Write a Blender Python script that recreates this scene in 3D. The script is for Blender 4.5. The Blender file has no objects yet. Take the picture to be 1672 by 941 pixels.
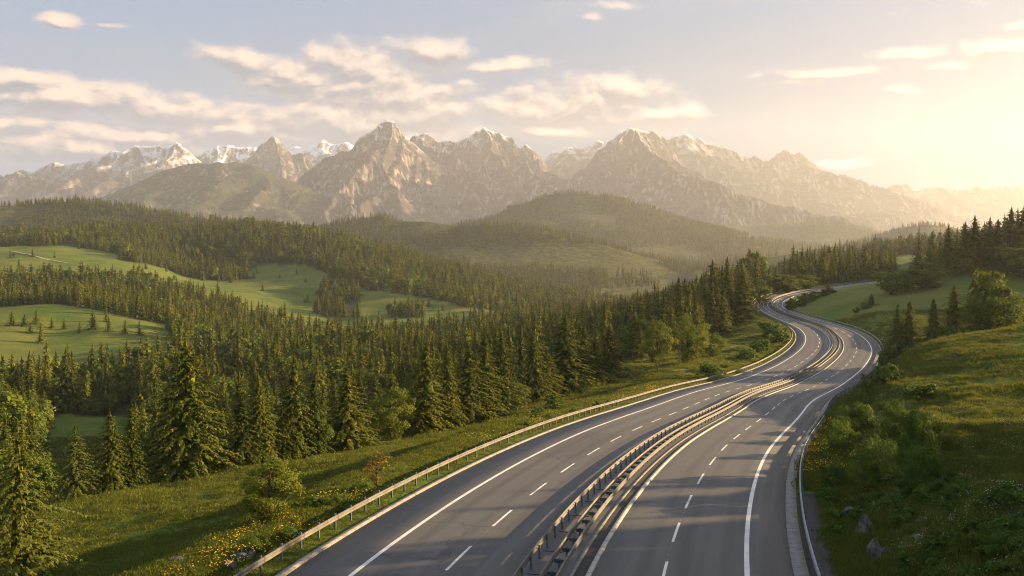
import bpy, math, random
import numpy as np
from mathutils import Vector
R_ = math.radians
rng = np.random.default_rng(7)
random.seed(7)
scene = bpy.context.scene
COL = scene.collection
F, CX, CY, YH = 1448.0, 836.0, 470.5, 395.0
TH = math.atan((CY - YH) / F)
SUN_AZ, SUN_EL = 75.0, 13.5

# ------------------------------------------------------------------ helpers
def unproj(px, py, d):
    """world point at depth Y=d seen at photo pixel (px,py)"""
    c, s = math.cos(TH), math.sin(TH)
    a = (px - CX) / F; b = -(py - CY) / F
    y = c + b * s; z = -s + b * c
    k = d / y
    return a * k, d, z * k

def hash2(ix, iy, seed):
    h = (ix.astype(np.int64) * 374761393 + iy.astype(np.int64) * 668265263 + seed * 1442695041) & 0xffffffff
    h = ((h ^ (h >> 13)) * 1274126177) & 0xffffffff
    return ((h ^ (h >> 16)) & 0xffffff) / float(0xffffff)

def vnoise(x, y, seed=0):
    x = np.asarray(x, float); y = np.asarray(y, float)
    ix = np.floor(x); iy = np.floor(y)
    fx = x - ix; fy = y - iy
    fx = fx * fx * fx * (fx * (fx * 6 - 15) + 10); fy = fy * fy * fy * (fy * (fy * 6 - 15) + 10)
    a = hash2(ix, iy, seed); b = hash2(ix + 1, iy, seed); c = hash2(ix, iy + 1, seed); d = hash2(ix + 1, iy + 1, seed)
    return (a + (b - a) * fx) * (1 - fy) + (c + (d - c) * fx) * fy

def fbm(x, y, oct=4, seed=0, gain=.5):
    s = 0; a = 1; n = 0
    for o in range(oct):
        s = s + a * (vnoise(x * 2 ** o, y * 2 ** o, seed + o * 17) - .5) * 2; n += a; a *= gain
    return s / n

def ridged(x, y, oct=5, seed=0, gain=.5):
    s = 0; a = 1; n = 0; w = 1
    for o in range(oct):
        v = 1 - np.abs(vnoise(x * 2 ** o, y * 2 ** o, seed + o * 31) * 2 - 1)
        v = v * v * w; w = np.clip(v * 1.6, 0, 1)
        s = s + a * v; n += a; a *= gain
    return s / n

def mesh_np(name, verts, faces, mat=None, smooth=False, uv=None, attrs=None, mats=None, midx=None):
    """faces: int array (n,3) or (n,4)"""
    verts = np.asarray(verts, np.float32).reshape(-1, 3); faces = np.asarray(faces, np.int32)
    m = bpy.data.meshes.new(name); k = faces.shape[1]
    m.vertices.add(len(verts)); m.vertices.foreach_set('co', verts.ravel())
    m.loops.add(faces.size); m.loops.foreach_set('vertex_index', faces.ravel())
    m.polygons.add(len(faces)); m.polygons.foreach_set('loop_start', np.arange(len(faces), dtype=np.int32) * k)
    if smooth: m.polygons.foreach_set('use_smooth', np.ones(len(faces), bool))
    for mm in (mats or ([mat] if mat else [])): m.materials.append(mm)
    if midx is not None: m.polygons.foreach_set('material_index', np.asarray(midx, np.int32))
    if uv is not None:
        l = m.uv_layers.new(name='UVMap'); l.data.foreach_set('uv', np.asarray(uv, np.float32)[faces.ravel()].ravel())
    for n, v in (attrs or {}).items():
        a = m.attributes.new(n, 'FLOAT', 'POINT'); a.data.foreach_set('value', np.asarray(v, np.float32))
    m.update(calc_edges=True)
    return m

def link(name, mesh, parent=None, label=None, cat=None, group=None, kind=None, loc=None):
    o = bpy.data.objects.new(name, mesh); COL.objects.link(o)
    if parent is not None: o.parent = parent
    if loc is not None: o.location = loc
    tag(o, label, cat, group, kind)
    return o

def tag(o, label=None, cat=None, group=None, kind=None):
    for k, v in (('label', label), ('category', cat), ('group', group), ('kind', kind)):
        if v: o[k] = v
    return o

def grid_faces(nu, nv):
    i = np.arange((nu - 1) * (nv - 1)); r = i // (nv - 1); c = i % (nv - 1)
    a = r * nv + c
    return np.stack([a, a + 1, a + nv + 1, a + nv], 1)

class NT:
    """small node tree writer"""
    def __init__(self, tree): self.t = tree; self.n = tree.nodes; self.l = tree.links
    def node(self, typ, **kw):
        nd = self.n.new(typ)
        for k, v in kw.items(): setattr(nd, k, v)
        return nd
    def set(self, sock, v):
        if isinstance(v, bpy.types.NodeSocket): self.l.new(v, sock)
        elif v is not None:
            if sock.type == 'RGBA' and len(v) == 3: v = (*v, 1)
            sock.default_value = v
    def math(self, op, a, b=None, c=None, clamp=False):
        nd = self.node('ShaderNodeMath', operation=op, use_clamp=clamp)
        for i, v in enumerate((a, b, c)):
            if v is not None: self.set(nd.inputs[i], v)
        return nd.outputs[0]
    def vmath(self, op, a, b=None):
        nd = self.node('ShaderNodeVectorMath', operation=op)
        self.set(nd.inputs[0], a)
        if b is not None: self.set(nd.inputs[1], b)
        return nd.outputs[0]
    def noise(self, vec, scale, detail=4, rough=.55, dist=0.0, col=False):
        nd = self.node('ShaderNodeTexNoise')
        if vec is not None: self.l.new(vec, nd.inputs['Vector'])
        nd.inputs['Scale'].default_value = scale; nd.inputs['Detail'].default_value = detail
        nd.inputs['Roughness'].default_value = rough; nd.inputs['Distortion'].default_value = dist
        return nd.outputs['Color' if col else 'Fac']
    def mix(self, f, a, b, blend='MIX'):
        nd = self.node('ShaderNodeMix', data_type='RGBA', blend_type=blend)
        self.set(nd.inputs[0], f); self.set(nd.inputs[6], a); self.set(nd.inputs[7], b)
        return nd.outputs[2]
    def ramp(self, v, lo, hi, a=0.0, b=1.0, smooth=True):
        nd = self.node('ShaderNodeMapRange', interpolation_type='SMOOTHSTEP' if smooth else 'LINEAR')
        self.set(nd.inputs[0], v)
        for i, x in enumerate((lo, hi, a, b)): self.set(nd.inputs[i + 1], x)
        return nd.outputs[0]
    def scale(self, vec, s):
        nd = self.node('ShaderNodeMapping'); self.l.new(vec, nd.inputs[0]); nd.inputs['Scale'].default_value = s
        return nd.outputs[0]

def new_mat(name):
    m = bpy.data.materials.new(name); m.use_nodes = True
    t = NT(m.node_tree); b = m.node_tree.nodes['Principled BSDF']
    b.inputs['Roughness'].default_value = .8
    b.inputs['Specular IOR Level'].default_value = .3
    return m, t, b

def bump(t, b, h, strength=.4, dist=.05):
    nd = t.node('ShaderNodeBump'); nd.inputs['Strength'].default_value = strength; nd.inputs['Distance'].default_value = dist
    t.l.new(h, nd.inputs['Height']); t.l.new(nd.outputs[0], b.inputs['Normal'])

def geo_pos(t): return t.node('ShaderNodeNewGeometry').outputs['Position']
def attr(t, n): return t.node('ShaderNodeAttribute', attribute_name=n).outputs['Fac']

# ------------------------------------------------------------------ road line (plan, height, width), metres
RD = np.array([[0.75,39.49,-16.16,24.05],[3.69,51.29,-16.87,24.03],[7.11,62.95,-17.67,23.99],[10.92,74.5,-18.54,23.92],[15.1,85.91,-19.48,23.94],[19.71,97.16,-20.48,23.99],[24.47,108.34,-21.54,24.06],[29.1,119.59,-22.64,24.1],[33.6,130.88,-23.77,24.09],[38.33,142.08,-24.9,24.04],[43.55,153.06,-25.98,23.98],[49.09,163.88,-27.0,23.95],[54.68,174.67,-27.89,23.95],[60.17,185.52,-28.64,23.96],[65.75,196.32,-29.22,23.95],[71.37,207.1,-29.61,23.93],[76.89,217.93,-29.8,23.86],[82.35,228.79,-29.81,23.68],[87.52,239.79,-29.65,23.39],[92.12,251.05,-29.37,22.66],[95.96,262.58,-29.01,21.8],[98.88,274.37,-28.63,20.81],[100.71,286.39,-28.26,19.52],[101.25,298.53,-27.91,18.13],[101.05,310.68,-27.59,16.63],[100.86,322.84,-27.26,15.16],[101.17,334.99,-26.9,13.9],[102.29,347.09,-26.47,12.85],[104.54,359.03,-25.95,12.27],[108.38,370.56,-25.31,11.83],[113.98,381.33,-24.53,11.52],[121.46,390.89,-23.61,11.19],[130.98,398.39,-22.53,10.85],[142.14,403.14,-21.29,10.5],[154.15,404.77,-19.88,10.16],[166.2,403.4,-18.33,9.99]])
# carried on behind the camera and beyond the far bend
pre = []
h0 = math.atan2(RD[1, 0] - RD[0, 0], RD[1, 1] - RD[0, 1]); x, y, z = RD[0, :3]
for k in range(6):
    h0 -= 12.1 / 240; x -= math.sin(h0) * 12.1; y -= math.cos(h0) * 12.1; z += .45
    pre.append([x, y, z, 24.0])
post = []
h1 = math.atan2(RD[-1, 0] - RD[-2, 0], RD[-1, 1] - RD[-2, 1]); x, y, z = RD[-1, :3]
for k in range(10):
    h1 -= .05 if k > 2 else .02
    x += math.sin(h1) * 12.1; y += math.cos(h1) * 12.1; z += .9
    post.append([x, y, z, 10.0])
RD = np.vstack([pre[::-1], RD, post])
def catmull(P, n):
    P = np.vstack([2 * P[0] - P[1], P, 2 * P[-1] - P[-2]]); t = np.linspace(0, 1, n, endpoint=False)[:, None]; out = []
    for i in range(1, len(P) - 2):
        a, b, c, d = P[i - 1:i + 3]
        out.append(.5 * (2 * b + (c - a) * t + (2 * a - 5 * b + 4 * c - d) * t ** 2 + (3 * b - a - 3 * c + d) * t ** 3))
    return np.vstack(out + [P[-2][None]])
RQ = catmull(RD, 12)                                   # a station about every metre
RS = np.r_[0, np.cumsum(np.linalg.norm(np.diff(RQ[:, :3], axis=0), axis=1))]
RT = np.gradient(RQ[:, :2], axis=0); RT /= np.linalg.norm(RT, axis=1)[:, None]
RN = np.stack([RT[:, 1], -RT[:, 0]], 1)                # to the right of travel
S0 = RS[len(pre) * 12]                                 # station of the first point in the photo
SEND = RS[-1]
def at(s):
    s = np.asarray(s, float)
    f = lambda a: np.interp(s, RS, a)
    n = np.stack([f(RN[:, 0]), f(RN[:, 1])], -1); n /= np.linalg.norm(n, axis=-1)[..., None]
    return f(RQ[:, 0]), f(RQ[:, 1]), f(RQ[:, 2]), f(RQ[:, 3]) / 24.0, n
def road_pt(s, off, dz=0.0, local=0.0):
    x, y, z, k, n = at(s)
    o = off * k + local
    return np.stack([x + n[..., 0] * o, y + n[..., 1] * o, z + dz], -1)

def road_near(x, y):
    """signed offset, road height, half width and station of the nearest road point"""
    x = np.asarray(x, float).ravel(); y = np.asarray(y, float).ravel()
    off = np.full(len(x), 1e3); zz = np.zeros(len(x)); hw = np.full(len(x), 12.); ss = np.zeros(len(x))
    Q = RQ[::3]; N = RN[::3]; T = RT[::3]; S = RS[::3]
    sel = np.where((y < 520) & (np.abs(x) < 420))[0]
    for i in range(0, len(sel), 20000):
        j = sel[i:i + 20000]
        dx = x[j, None] - Q[None, :, 0]; dy = y[j, None] - Q[None, :, 1]
        k = (dx * dx + dy * dy).argmin(1); r = np.arange(len(j))
        al = dx[r, k] * T[k, 0] + dy[r, k] * T[k, 1]
        o = dx[r, k] * N[k, 0] + dy[r, k] * N[k, 1]
        d = np.sqrt(dx[r, k] ** 2 + dy[r, k] ** 2)
        off[j] = np.where(np.abs(al) > 8, np.sign(o) * d, o); ss[j] = S[k] + al
        zz[j] = np.interp(ss[j], RS, RQ[:, 2]); hw[j] = Q[k, 3] / 2
    return off, zz, hw, ss

# ------------------------------------------------------------------ ground heights
CP = """-400 941 45|0 941 58|200 941 52|0 880 75|100 820 95|250 850 75|400 850 62|300 790 100|500 760 100|500 800 75|600 720 128|620 760 88
750 690 145|750 712 115|850 662 165|900 692 112|960 632 195|1000 650 150|1010 600 220|1075 600 215|1130 598 195|1150 575 245|1200 560 262|1240 545 285|1215 530 320|1200 520 350
100 818 97|183 799 101|310 775 109|400 758 113|500 747 119|567 729 125|640 715 133|700 701 139|800 675 153|900 651 179|985 631 197
0 840 150|100 775 210|300 775 190|500 758 195|650 722 215|800 687 240|900 657 265|1000 615 300|1100 560 360|1180 520 430|1230 490 450
0 692 320|200 688 330|400 668 330|600 652 340|800 627 360|950 592 400|1060 553 470|1150 510 550
0 595 480|120 590 490|240 592 480|0 540 560|100 530 590|200 545 570|0 501 660|90 498 660|170 509 650|250 535 620|350 575 520|0 502 760|150 503 780|300 530 740
450 580 520|600 575 520|750 575 520|900 545 560|1000 530 650|1100 500 800
400 540 750|530 525 850|650 533 780|760 532 760|600 490 960|700 495 930|800 515 850|450 450 1200|550 465 1100|300 440 1250|380 430 1280|250 430 1200|150 420 1150|0 420 1100|0 410 1200|200 412 1250
0 475 880|150 472 900|300 490 880|400 505 860
0 386 1500|120 383 1550|200 380 1550|300 380 1500|400 376 1500|520 389 1450|600 406 1400|700 433 1350|800 458 1300|900 485 1200|960 503 1150|1020 515 1100|1100 510 1100|850 503 1050|900 520 950|1000 525 900
0 400 1750|400 405 1800|700 450 1800|900 500 1600|1050 500 1500|1200 470 1200
-300 470 2300|100 470 2300|500 470 2300|900 470 2300|1300 470 2300|1700 470 2300|2300 470 2300
1400 941 40|1500 941 34|1600 941 31|1672 941 29|1900 941 24|1672 800 50|1500 800 54|1400 800 56|1672 700 74|1550 700 73|1420 720 75|1672 600 106|1550 620 107|1450 630 113|1672 530 150|1600 546 146|1520 563 144|1450 600 148
1850 500 170|2200 480 150|2000 600 92|2500 600 60|2500 470 140|1672 556 215|1600 556 215|1520 565 220|1460 582 215
1420 520 300|1380 510 325|1340 505 345|1320 490 375|1400 480 360|1450 460 385|1500 500 320|1480 530 270|1450 545 255|1600 480 325|1672 470 330|1500 470 385|1560 440 370|1620 415 375|1672 400 380|1800 392 390|2000 390 380|2400 400 300|2400 430 150
1450 455 430|1500 440 450|1600 400 450|1700 380 450|1450 452 600|1350 455 600|1250 455 550|1280 478 420|1240 484 400|1400 460 430|1350 466 425
1320 447 900|1400 430 950|1480 417 1000|1600 402 1000|1250 465 850|1180 480 800|1300 450 1300|1500 440 1400
-400 800 100|-600 700 200|-500 600 500|-500 420 1200|-400 387 1500|2400 372 700|2800 420 1400|-1200 800 60|-1500 500 500|-1500 420 1500|3500 415 600|4500 390 200|4000 500 60"""
cps = np.array([unproj(*map(float, p.split())) for p in CP.replace('\n', '|').split('|')])
near = np.array([(-30, 12, -15.5), (0, 8, -15), (14, 10, -14.5), (30, 12, -8), (-60, 20, -18), (60, 15, -7)], float)
rs = np.arange(S0, SEND, 22.0)
edge = np.vstack([road_pt(rs, -12, 0, -6), road_pt(rs, 12, 0, 2.5)])
cps = np.vstack([cps, near, edge])
def warp(x, y):
    return np.arctan2(x, y) * 4.2, np.log(np.hypot(x, y) + 4) * 2.0
CU, CV = warp(cps[:, 0], cps[:, 1])
def tps_k(r2): return np.where(r2 > 1e-12, r2 * np.log(r2 + 1e-12), 0)
n_ = len(cps)
A = np.zeros((n_ + 3, n_ + 3))
A[:n_, :n_] = tps_k((CU[:, None] - CU) ** 2 + (CV[:, None] - CV) ** 2) + np.eye(n_) * .002
A[:n_, n_:] = np.c_[np.ones(n_), CU, CV]; A[n_:, :n_] = A[:n_, n_:].T
WT = np.linalg.solve(A, np.r_[cps[:, 2], 0, 0, 0])
def smooth(a, b, x):
    t = np.clip((x - a) / (b - a), 0, 1); return t * t * (3 - 2 * t)
def ground_z(x, y):
    sh = np.shape(x); x = np.asarray(x, float).ravel(); y = np.asarray(y, float).ravel()
    u, v = warp(x, y); z = np.empty(len(x))
    for i in range(0, len(x), 8000):
        s = slice(i, i + 8000)
        z[s] = tps_k((u[s, None] - CU) ** 2 + (v[s, None] - CV) ** 2) @ WT[:n_] + WT[n_] + WT[n_ + 1] * u[s] + WT[n_ + 2] * v[s]
    r = np.hypot(x, y)
    z = z * (1 - smooth(1900, 2300, r)) + (-120) * smooth(1900, 2300, r)
    z = np.clip(z, -170, 90)
    off, rz, hw, ss = road_near(x, y)
    a = np.abs(off) - hw
    rough = smooth(2, 14, a)
    z = z + rough * (fbm(x / 14, y / 14, 3, 3) * .55 + fbm(x / 3.1, y / 3.1, 3, 5) * .16 * (r < 400) + fbm(x / 110, y / 110, 3, 9) * np.clip(r / 90, 0, 6))
    # the cut bank on the right of the near road: broken ground
    bank = smooth(1.5, 4, a) * (1 - smooth(9, 22, a)) * (off > 0) * (r < 120)
    z = z + bank * (ridged(x / 4.2, y / 4.2, 3, 21) - .35) * 1.5
    k = np.clip(hw / 12, .45, 1)
    left = smooth(2.2 * k, 13 * k, a); right = smooth(2.6 * k, 9 * k, a)
    t = np.where(off < 0, left, right)
    z = (rz - .03) * (1 - t) + z * t
    z = np.where(a < 0.1, rz - .35, z)
    return z.reshape(sh)
# ------------------------------------------------------------------ materials
def mat_ground():
    m, t, b = new_mat('meadow')
    p = geo_pos(t)
    n1 = t.noise(p, .045, 5, .6); n2 = t.noise(p, .35, 4, .6); n3 = t.noise(p, 2.6, 3, .6); n4 = t.noise(p, .012, 3, .5)
    g = t.mix(t.ramp(n1, .35, .65), (.046, .088, .012), (.100, .124, .018))
    g = t.mix(t.math('MULTIPLY', t.ramp(n2, .5, .7), .38), g, (.16, .135, .042))        # straw
    g = t.mix(t.math('MULTIPLY', t.ramp(n4, .46, .62), .6), g, (.125, .125, .03))
    g = t.mix(t.math('MULTIPLY', t.ramp(n3, .52, .7), .5), g, (.035, .06, .012))
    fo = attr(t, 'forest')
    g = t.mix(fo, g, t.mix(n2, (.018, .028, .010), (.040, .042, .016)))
    rk = t.math('MULTIPLY', attr(t, 'rock'), t.ramp(t.noise(p, .55, 5, .65), .47, .56))
    rc = t.mix(t.noise(p, 1.7, 5, .7), (.07, .066, .06), (.27, .25, .23))
    g = t.mix(rk, g, rc)
    t.set(b.inputs['Base Color'], g); b.inputs['Roughness'].default_value = .95
    b.inputs['Specular IOR Level'].default_value = .1
    bump(t, b, t.math('ADD', n3, t.math('MULTIPLY', t.noise(p, 9, 3, .7), .5)), .7, .25)
    return m

def mat_asphalt():
    m, t, b = new_mat('asphalt')
    uv = t.node('ShaderNodeUVMap').outputs[0]; p = geo_pos(t)
    sx = t.node('ShaderNodeSeparateXYZ'); t.l.new(uv, sx.inputs[0])
    sp = t.noise(p, 9, 6, .85); big = t.noise(t.scale(uv, (.55, .03, 1)), 1.0, 4, .6)
    c = t.mix(sp, (.036, .036, .039), (.100, .099, .102))
    c = t.mix(t.math('MULTIPLY', t.ramp(big, .4, .75), .35), c, (.050, .049, .050))
    # tyre-polished wheel tracks, two per lane
    w = t.math('SINE', t.math('MULTIPLY', sx.outputs[0], 2 * math.pi / 2.05))
    w = t.math('MULTIPLY', t.ramp(w, .1, 1), t.math('MULTIPLY', t.noise(t.scale(uv, (.3, .012, 1)), 1, 3), .75))
    c = t.mix(w, c, (.034, .034, .036))
    # repair patches and sealed cracks
    cell = t.node('ShaderNodeCombineXYZ'); t.l.new(t.math('FLOOR', t.math('DIVIDE', t.math('ADD', sx.outputs[0], .9), 3.9)), cell.inputs[0]); t.l.new(t.math('FLOOR', t.math('DIVIDE', sx.outputs[1], 17.0)), cell.inputs[1])
    wn = t.node('ShaderNodeTexWhiteNoise', noise_dimensions='2D'); t.l.new(cell.outputs[0], wn.inputs['Vector'])
    c = t.mix(t.math('MULTIPLY', t.math('LESS_THAN', wn.outputs['Value'], .07), .30), c, (.028, .028, .030))
    vo = t.node('ShaderNodeTexVoronoi', feature='DISTANCE_TO_EDGE'); vo.inputs['Scale'].default_value = .16
    t.l.new(t.vmath('ADD', p, t.vmath('MULTIPLY', t.noise(p, .5, 4, .6, 0, True), (3, 3, 0))), vo.inputs['Vector'])
    ck = t.math('MULTIPLY', t.math('LESS_THAN', vo.outputs['Distance'], .010), t.ramp(t.noise(p, .045, 2), .50, .60))
    c = t.mix(t.math('MULTIPLY', ck, .6), c, (.018, .018, .019))
    blot = t.ramp(t.noise(t.scale(uv, (.8, .10, 1)), 1.0, 4, .6), .62, .78)
    c = t.mix(t.math('MULTIPLY', blot, .35), c, (.115, .112, .108))
    t.set(b.inputs['Base Color'], c)
    t.set(b.inputs['Roughness'], t.ramp(big, .3, .7, .62, .80)); b.inputs['Specular IOR Level'].default_value = .35
    bump(t, b, sp, .25, .02)
    return m

def mat_plain(name, col, rough=.7, var=.25, scale=3.0, metal=0.0, col2=None, joints=0.0, uvspec=False, thr=(.45, .7)):
    m, t, b = new_mat(name); p = geo_pos(t)
    n = t.noise(p, scale, 5, .65)
    c2 = col2 or tuple(c * (1 - var) for c in col)
    c = t.mix(t.ramp(n, *thr), col, c2)
    if joints:
        uv = t.node('ShaderNodeUVMap').outputs[0]; sx = t.node('ShaderNodeSeparateXYZ'); t.l.new(uv, sx.inputs[0])
        f = t.math('FRACT', t.math('DIVIDE', sx.outputs[1], joints))
        j = t.math('LESS_THAN', f, .035 if joints > 1.2 else .05)
        c = t.mix(t.math('MULTIPLY', j, .75), c, (.03, .03, .028))
    t.set(b.inputs['Base Color'], c); b.inputs['Roughness'].default_value = rough; b.inputs['Metallic'].default_value = metal
    bump(t, b, n, .2, .02)
    return m

def mat_paint(name, col, wear=.5):
    m, t, b = new_mat(name); p = geo_pos(t)
    n = t.noise(p, 14, 4, .8); n2 = t.noise(p, .6, 3, .6)
    f = t.math('MULTIPLY', t.ramp(t.math('ADD', t.math('MULTIPLY', n, .6), t.math('MULTIPLY', n2, .4)), .48, .62), wear)
    t.set(b.inputs['Base Color'], t.mix(f, col, (.12, .118, .115))); b.inputs['Roughness'].default_value = .6
    return m

def mat_leaf(name, ca, cb, cc, trans=.25, island=True):
    m, t, b = new_mat(name)
    oi = t.node('ShaderNodeObjectInfo').outputs['Random']
    c = t.mix(t.ramp(oi, .1, .9), ca, cb)
    if island:
        ri = t.node('ShaderNodeNewGeometry').outputs['Random Per Island']
        c = t.mix(t.ramp(ri, .45, 1.0, 0, .75), c, cc)
    t.set(b.inputs['Base Color'], c); b.inputs['Roughness'].default_value = .75; b.inputs['Specular IOR Level'].default_value = .12
    tr = t.node('ShaderNodeBsdfTranslucent'); t.set(tr.inputs['Color'], t.mix(.5, c, cc))
    mx = t.node('ShaderNodeMixShader'); mx.inputs[0].default_value = trans
    t.l.new(b.outputs[0], mx.inputs[1]); t.l.new(tr.outputs[0], mx.inputs[2])
    t.l.new(mx.outputs[0], m.node_tree.nodes['Material Output'].inputs['Surface'])
    return m

def mat_mountain(snow_lo, snow_hi, veg_hi, seed=0.0, tree=(.026, .032, .016)):
    m, t, b = new_mat('mountain_rock'); g = t.node('ShaderNodeNewGeometry'); p = t.vmath('ADD', g.outputs['Position'], (seed * 977, seed * 331, 0))
    sx = t.node('ShaderNodeSeparateXYZ'); t.l.new(g.outputs['Position'], sx.inputs[0]); z = sx.outputs[2]
    sn = t.node('ShaderNodeSeparateXYZ'); t.l.new(g.outputs['Normal'], sn.inputs[0]); nz = sn.outputs[2]
    st = t.scale(p, (.004, .004, .016))
    n1 = t.noise(st, 1.0, 7, .65, .6); n2 = t.noise(p, .009, 6, .65); n3 = t.noise(p, .035, 4, .7)
    c = t.mix(t.ramp(n1, .32, .68), (.017, .0155, .020), (.062, .054, .060))
    c = t.mix(t.ramp(n3, .5, .75, 0, .5), c, (.05, .044, .04))
    vg = t.ramp(t.math('ADD', z, t.math('MULTIPLY', t.math('SUBTRACT', n2, .5), 620)), veg_hi - 170, veg_hi + 130, 1, 0)
    vc = t.mix(t.ramp(n2, .42, .6), tree, (.046, .049, .027))
    vc = t.mix(t.ramp(n3, .45, .62, 0, .7), vc, (.022, .03, .013))
    c = t.mix(t.math('MULTIPLY', vg, t.ramp(nz, .45, .75)), c, vc)
    # pale scree runs in the gullies
    sc = t.math('MULTIPLY', attr(t, 'gully'), t.ramp(t.noise(p, .006, 4, .6), .46, .58))
    c = t.mix(t.math('MULTIPLY', sc, .8), c, (.25, .23, .22))
    sz = t.ramp(t.math('ADD', z, t.math('MULTIPLY', t.math('SUBTRACT', n2, .5), 760)), snow_lo, snow_hi)
    sf = t.math('MULTIPLY', sz, t.ramp(t.math('ADD', nz, t.math('MULTIPLY', t.math('SUBTRACT', n3, .5), .5)), .58, .76))
    c = t.mix(sf, c, (.78, .79, .82))
    t.set(b.inputs['Base Color'], c); b.inputs['Roughness'].default_value = .95; b.inputs['Specular IOR Level'].default_value = .05
    bump(t, b, t.math('ADD', n1, t.math('MULTIPLY', n3, .6)), .65, 40)
    return m

M = dict(
    ground=mat_ground(), asphalt=mat_asphalt(),
    kerb=mat_plain('kerb_concrete', (.24, .22, .195), .9, .45, 2.2, joints=1.0),
    gutter=mat_plain('gutter_concrete', (.18, .175, .168), .9, .4, 2.2, joints=1.5),
    block=mat_plain('pale_kerb_blocks', (.31, .30, .285), .8, .5, 1.6, col2=(.15, .14, .125), joints=2.0, thr=(.5, .72)),
    shoulder=mat_plain('dark_strip', (.034, .034, .035), .9, .4, 1.5),
    white=mat_paint('white_road_paint', (.56, .555, .54), .5), dash=mat_paint('worn_road_paint', (.58, .565, .53), .65),
    joint=mat_plain('sealed_joint', (.17, .165, .16), .8, .5, 3, col2=(.06, .06, .06), thr=(.35, .65)),
    rail=mat_plain('weathered_rail', (.125, .124, .122), .6, .5, 1.2, metal=.0, col2=(.08, .068, .055), thr=(.4, .7), joints=4.0),
    steel=mat_plain('galvanised_steel', (.24, .26, .27), .55, .4, 2, metal=.15, thr=(.4, .8)),
    post=mat_plain('post_steel', (.085, .10, .11), .6, .45, 3, metal=.2),
    bark=mat_plain('bark', (.085, .058, .038), .95, .55, 4),
    rock=mat_plain('grey_stone', (.11, .103, .095), .95, .6, 2.6, col2=(.032, .034, .024), thr=(.38, .62)),
    tan=mat_plain('tan_panel', (.62, .47, .32), .6, .15, 2),
    spruce=mat_leaf('spruce_needles', (.022, .056, .010), (.080, .108, .012), (.20, .165, .016), .28),
    broad=mat_leaf('broad_leaves', (.050, .105, .012), (.10, .14, .015), (.16, .165, .018), .34),
    larch=mat_leaf('larch_needles', (.07, .095, .016), (.09, .11, .018), (.15, .14, .022), .28),
    bushl=mat_leaf('shrub_leaves', (.042, .088, .012), (.072, .122, .016), (.10, .14, .018), .3),
    golden=mat_leaf('golden_leaves', (.13, .11, .02), (.16, .12, .022), (.24, .16, .02), .32),
    grass=mat_leaf('grass_blades', (.050, .090, .010), (.105, .125, .017), (.16, .155, .03), .32),
    flower=mat_leaf('yellow_petals', (.60, .36, .01), (.68, .45, .02), (.72, .5, .04), .2, False),
    white_fl=mat_leaf('seed_heads', (.55, .52, .45), (.6, .57, .5), (.6, .57, .5), .2, False),
    hill=mat_ground(),
)

# ------------------------------------------------------------------ where the forest grows
def plan(poly): return np.array([unproj(px, 600, d)[:2] for px, d in poly])
def inside(x, y, P):
    r = np.zeros(np.shape(x), bool); n = len(P)
    for i in range(n):
        x0, y0 = P[i]; x1, y1 = P[(i + 1) % n]
        c = ((y0 > y) != (y1 > y)) & (x < (x1 - x0) * (y - y0) / ((y1 - y0) if y1 != y0 else 1e-9) + x0)
        r ^= c
    return r
LEFT_WOOD = plan([(-700, 112), (0, 110), (60, 118), (62, 300), (130, 330), (225, 300), (250, 180), (310, 178), (500, 188), (620, 197), (730, 206), (850, 216), (960, 228), (1010, 236), (1040, 262), (1130, 285), (1190, 305), (1232, 345), (1245, 420), (1225, 600), (1215, 900), (1190, 1600), (1100, 2000), (-800, 2000)])
CLEAR = [plan(p) for p in (
    [(-90, 405), (120, 415), (258, 440), (285, 540), (262, 622), (200, 655), (0, 672), (-90, 672)],
    [(60, 205), (250, 205), (262, 260), (240, 340), (90, 340)],
    [(-80, 930), (190, 960), (230, 1120), (150, 1230), (-80, 1240)],
    [(170, 1120), (290, 1215), (340, 1180), (400, 1240), (450, 1275), (505, 1240), (600, 1060), (720, 985), (815, 905), (815, 735), (720, 690), (600, 730), (520, 760), (420, 830), (340, 900), (250, 960), (190, 1040)],
    [(1000, 200), (1040, 262), (1010, 330), (985, 230)],
)]
CLUMP = [plan(p) for p in (
    [(505, 900), (590, 895), (585, 1010), (560, 1110), (515, 1120)],
    [(330, 1170), (380, 1150), (430, 1200), (380, 1250), (320, 1230)],
    [(655, 880), (705, 870), (710, 915), (660, 925)],
)]
RIGHT_WOOD = [plan(p) for p in (
    [(2400, 88), (2400, 60), (2800, 48), (3700, 42), (3700, 80), (2800, 90)],  # unseen wood outside the frame, added to cast shade over the near road
    [(1492, 380), (1560, 367), (1620, 368), (1672, 366), (1790, 370), (1800, 430), (1700, 450), (1560, 450), (1498, 430)],
    [(1262, 470), (1350, 452), (1480, 455), (1490, 520), (1400, 560), (1290, 560)],
    [(1130, 840), (1250, 830), (1320, 860), (1480, 880), (1750, 880), (1750, 1150), (1480, 1120), (1250, 1000), (1130, 980)],
)]
def forest(x, y):
    x = np.asarray(x, float); y = np.asarray(y, float)
    r = np.hypot(x, y); w = np.clip(r * .032, 0, 36)
    xw = x + fbm(x / (w * 3 + 4), y / (w * 3 + 4), 3, 61) * w; yw = y + fbm(x / (w * 3 + 4), y / (w * 3 + 4), 3, 77) * w
    f = inside(xw, yw, LEFT_WOOD)
    for P in CLEAR: f &= ~inside(xw, yw, P)
    for P in CLUMP + RIGHT_WOOD: f |= inside(xw, yw, P)
    return f

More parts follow.
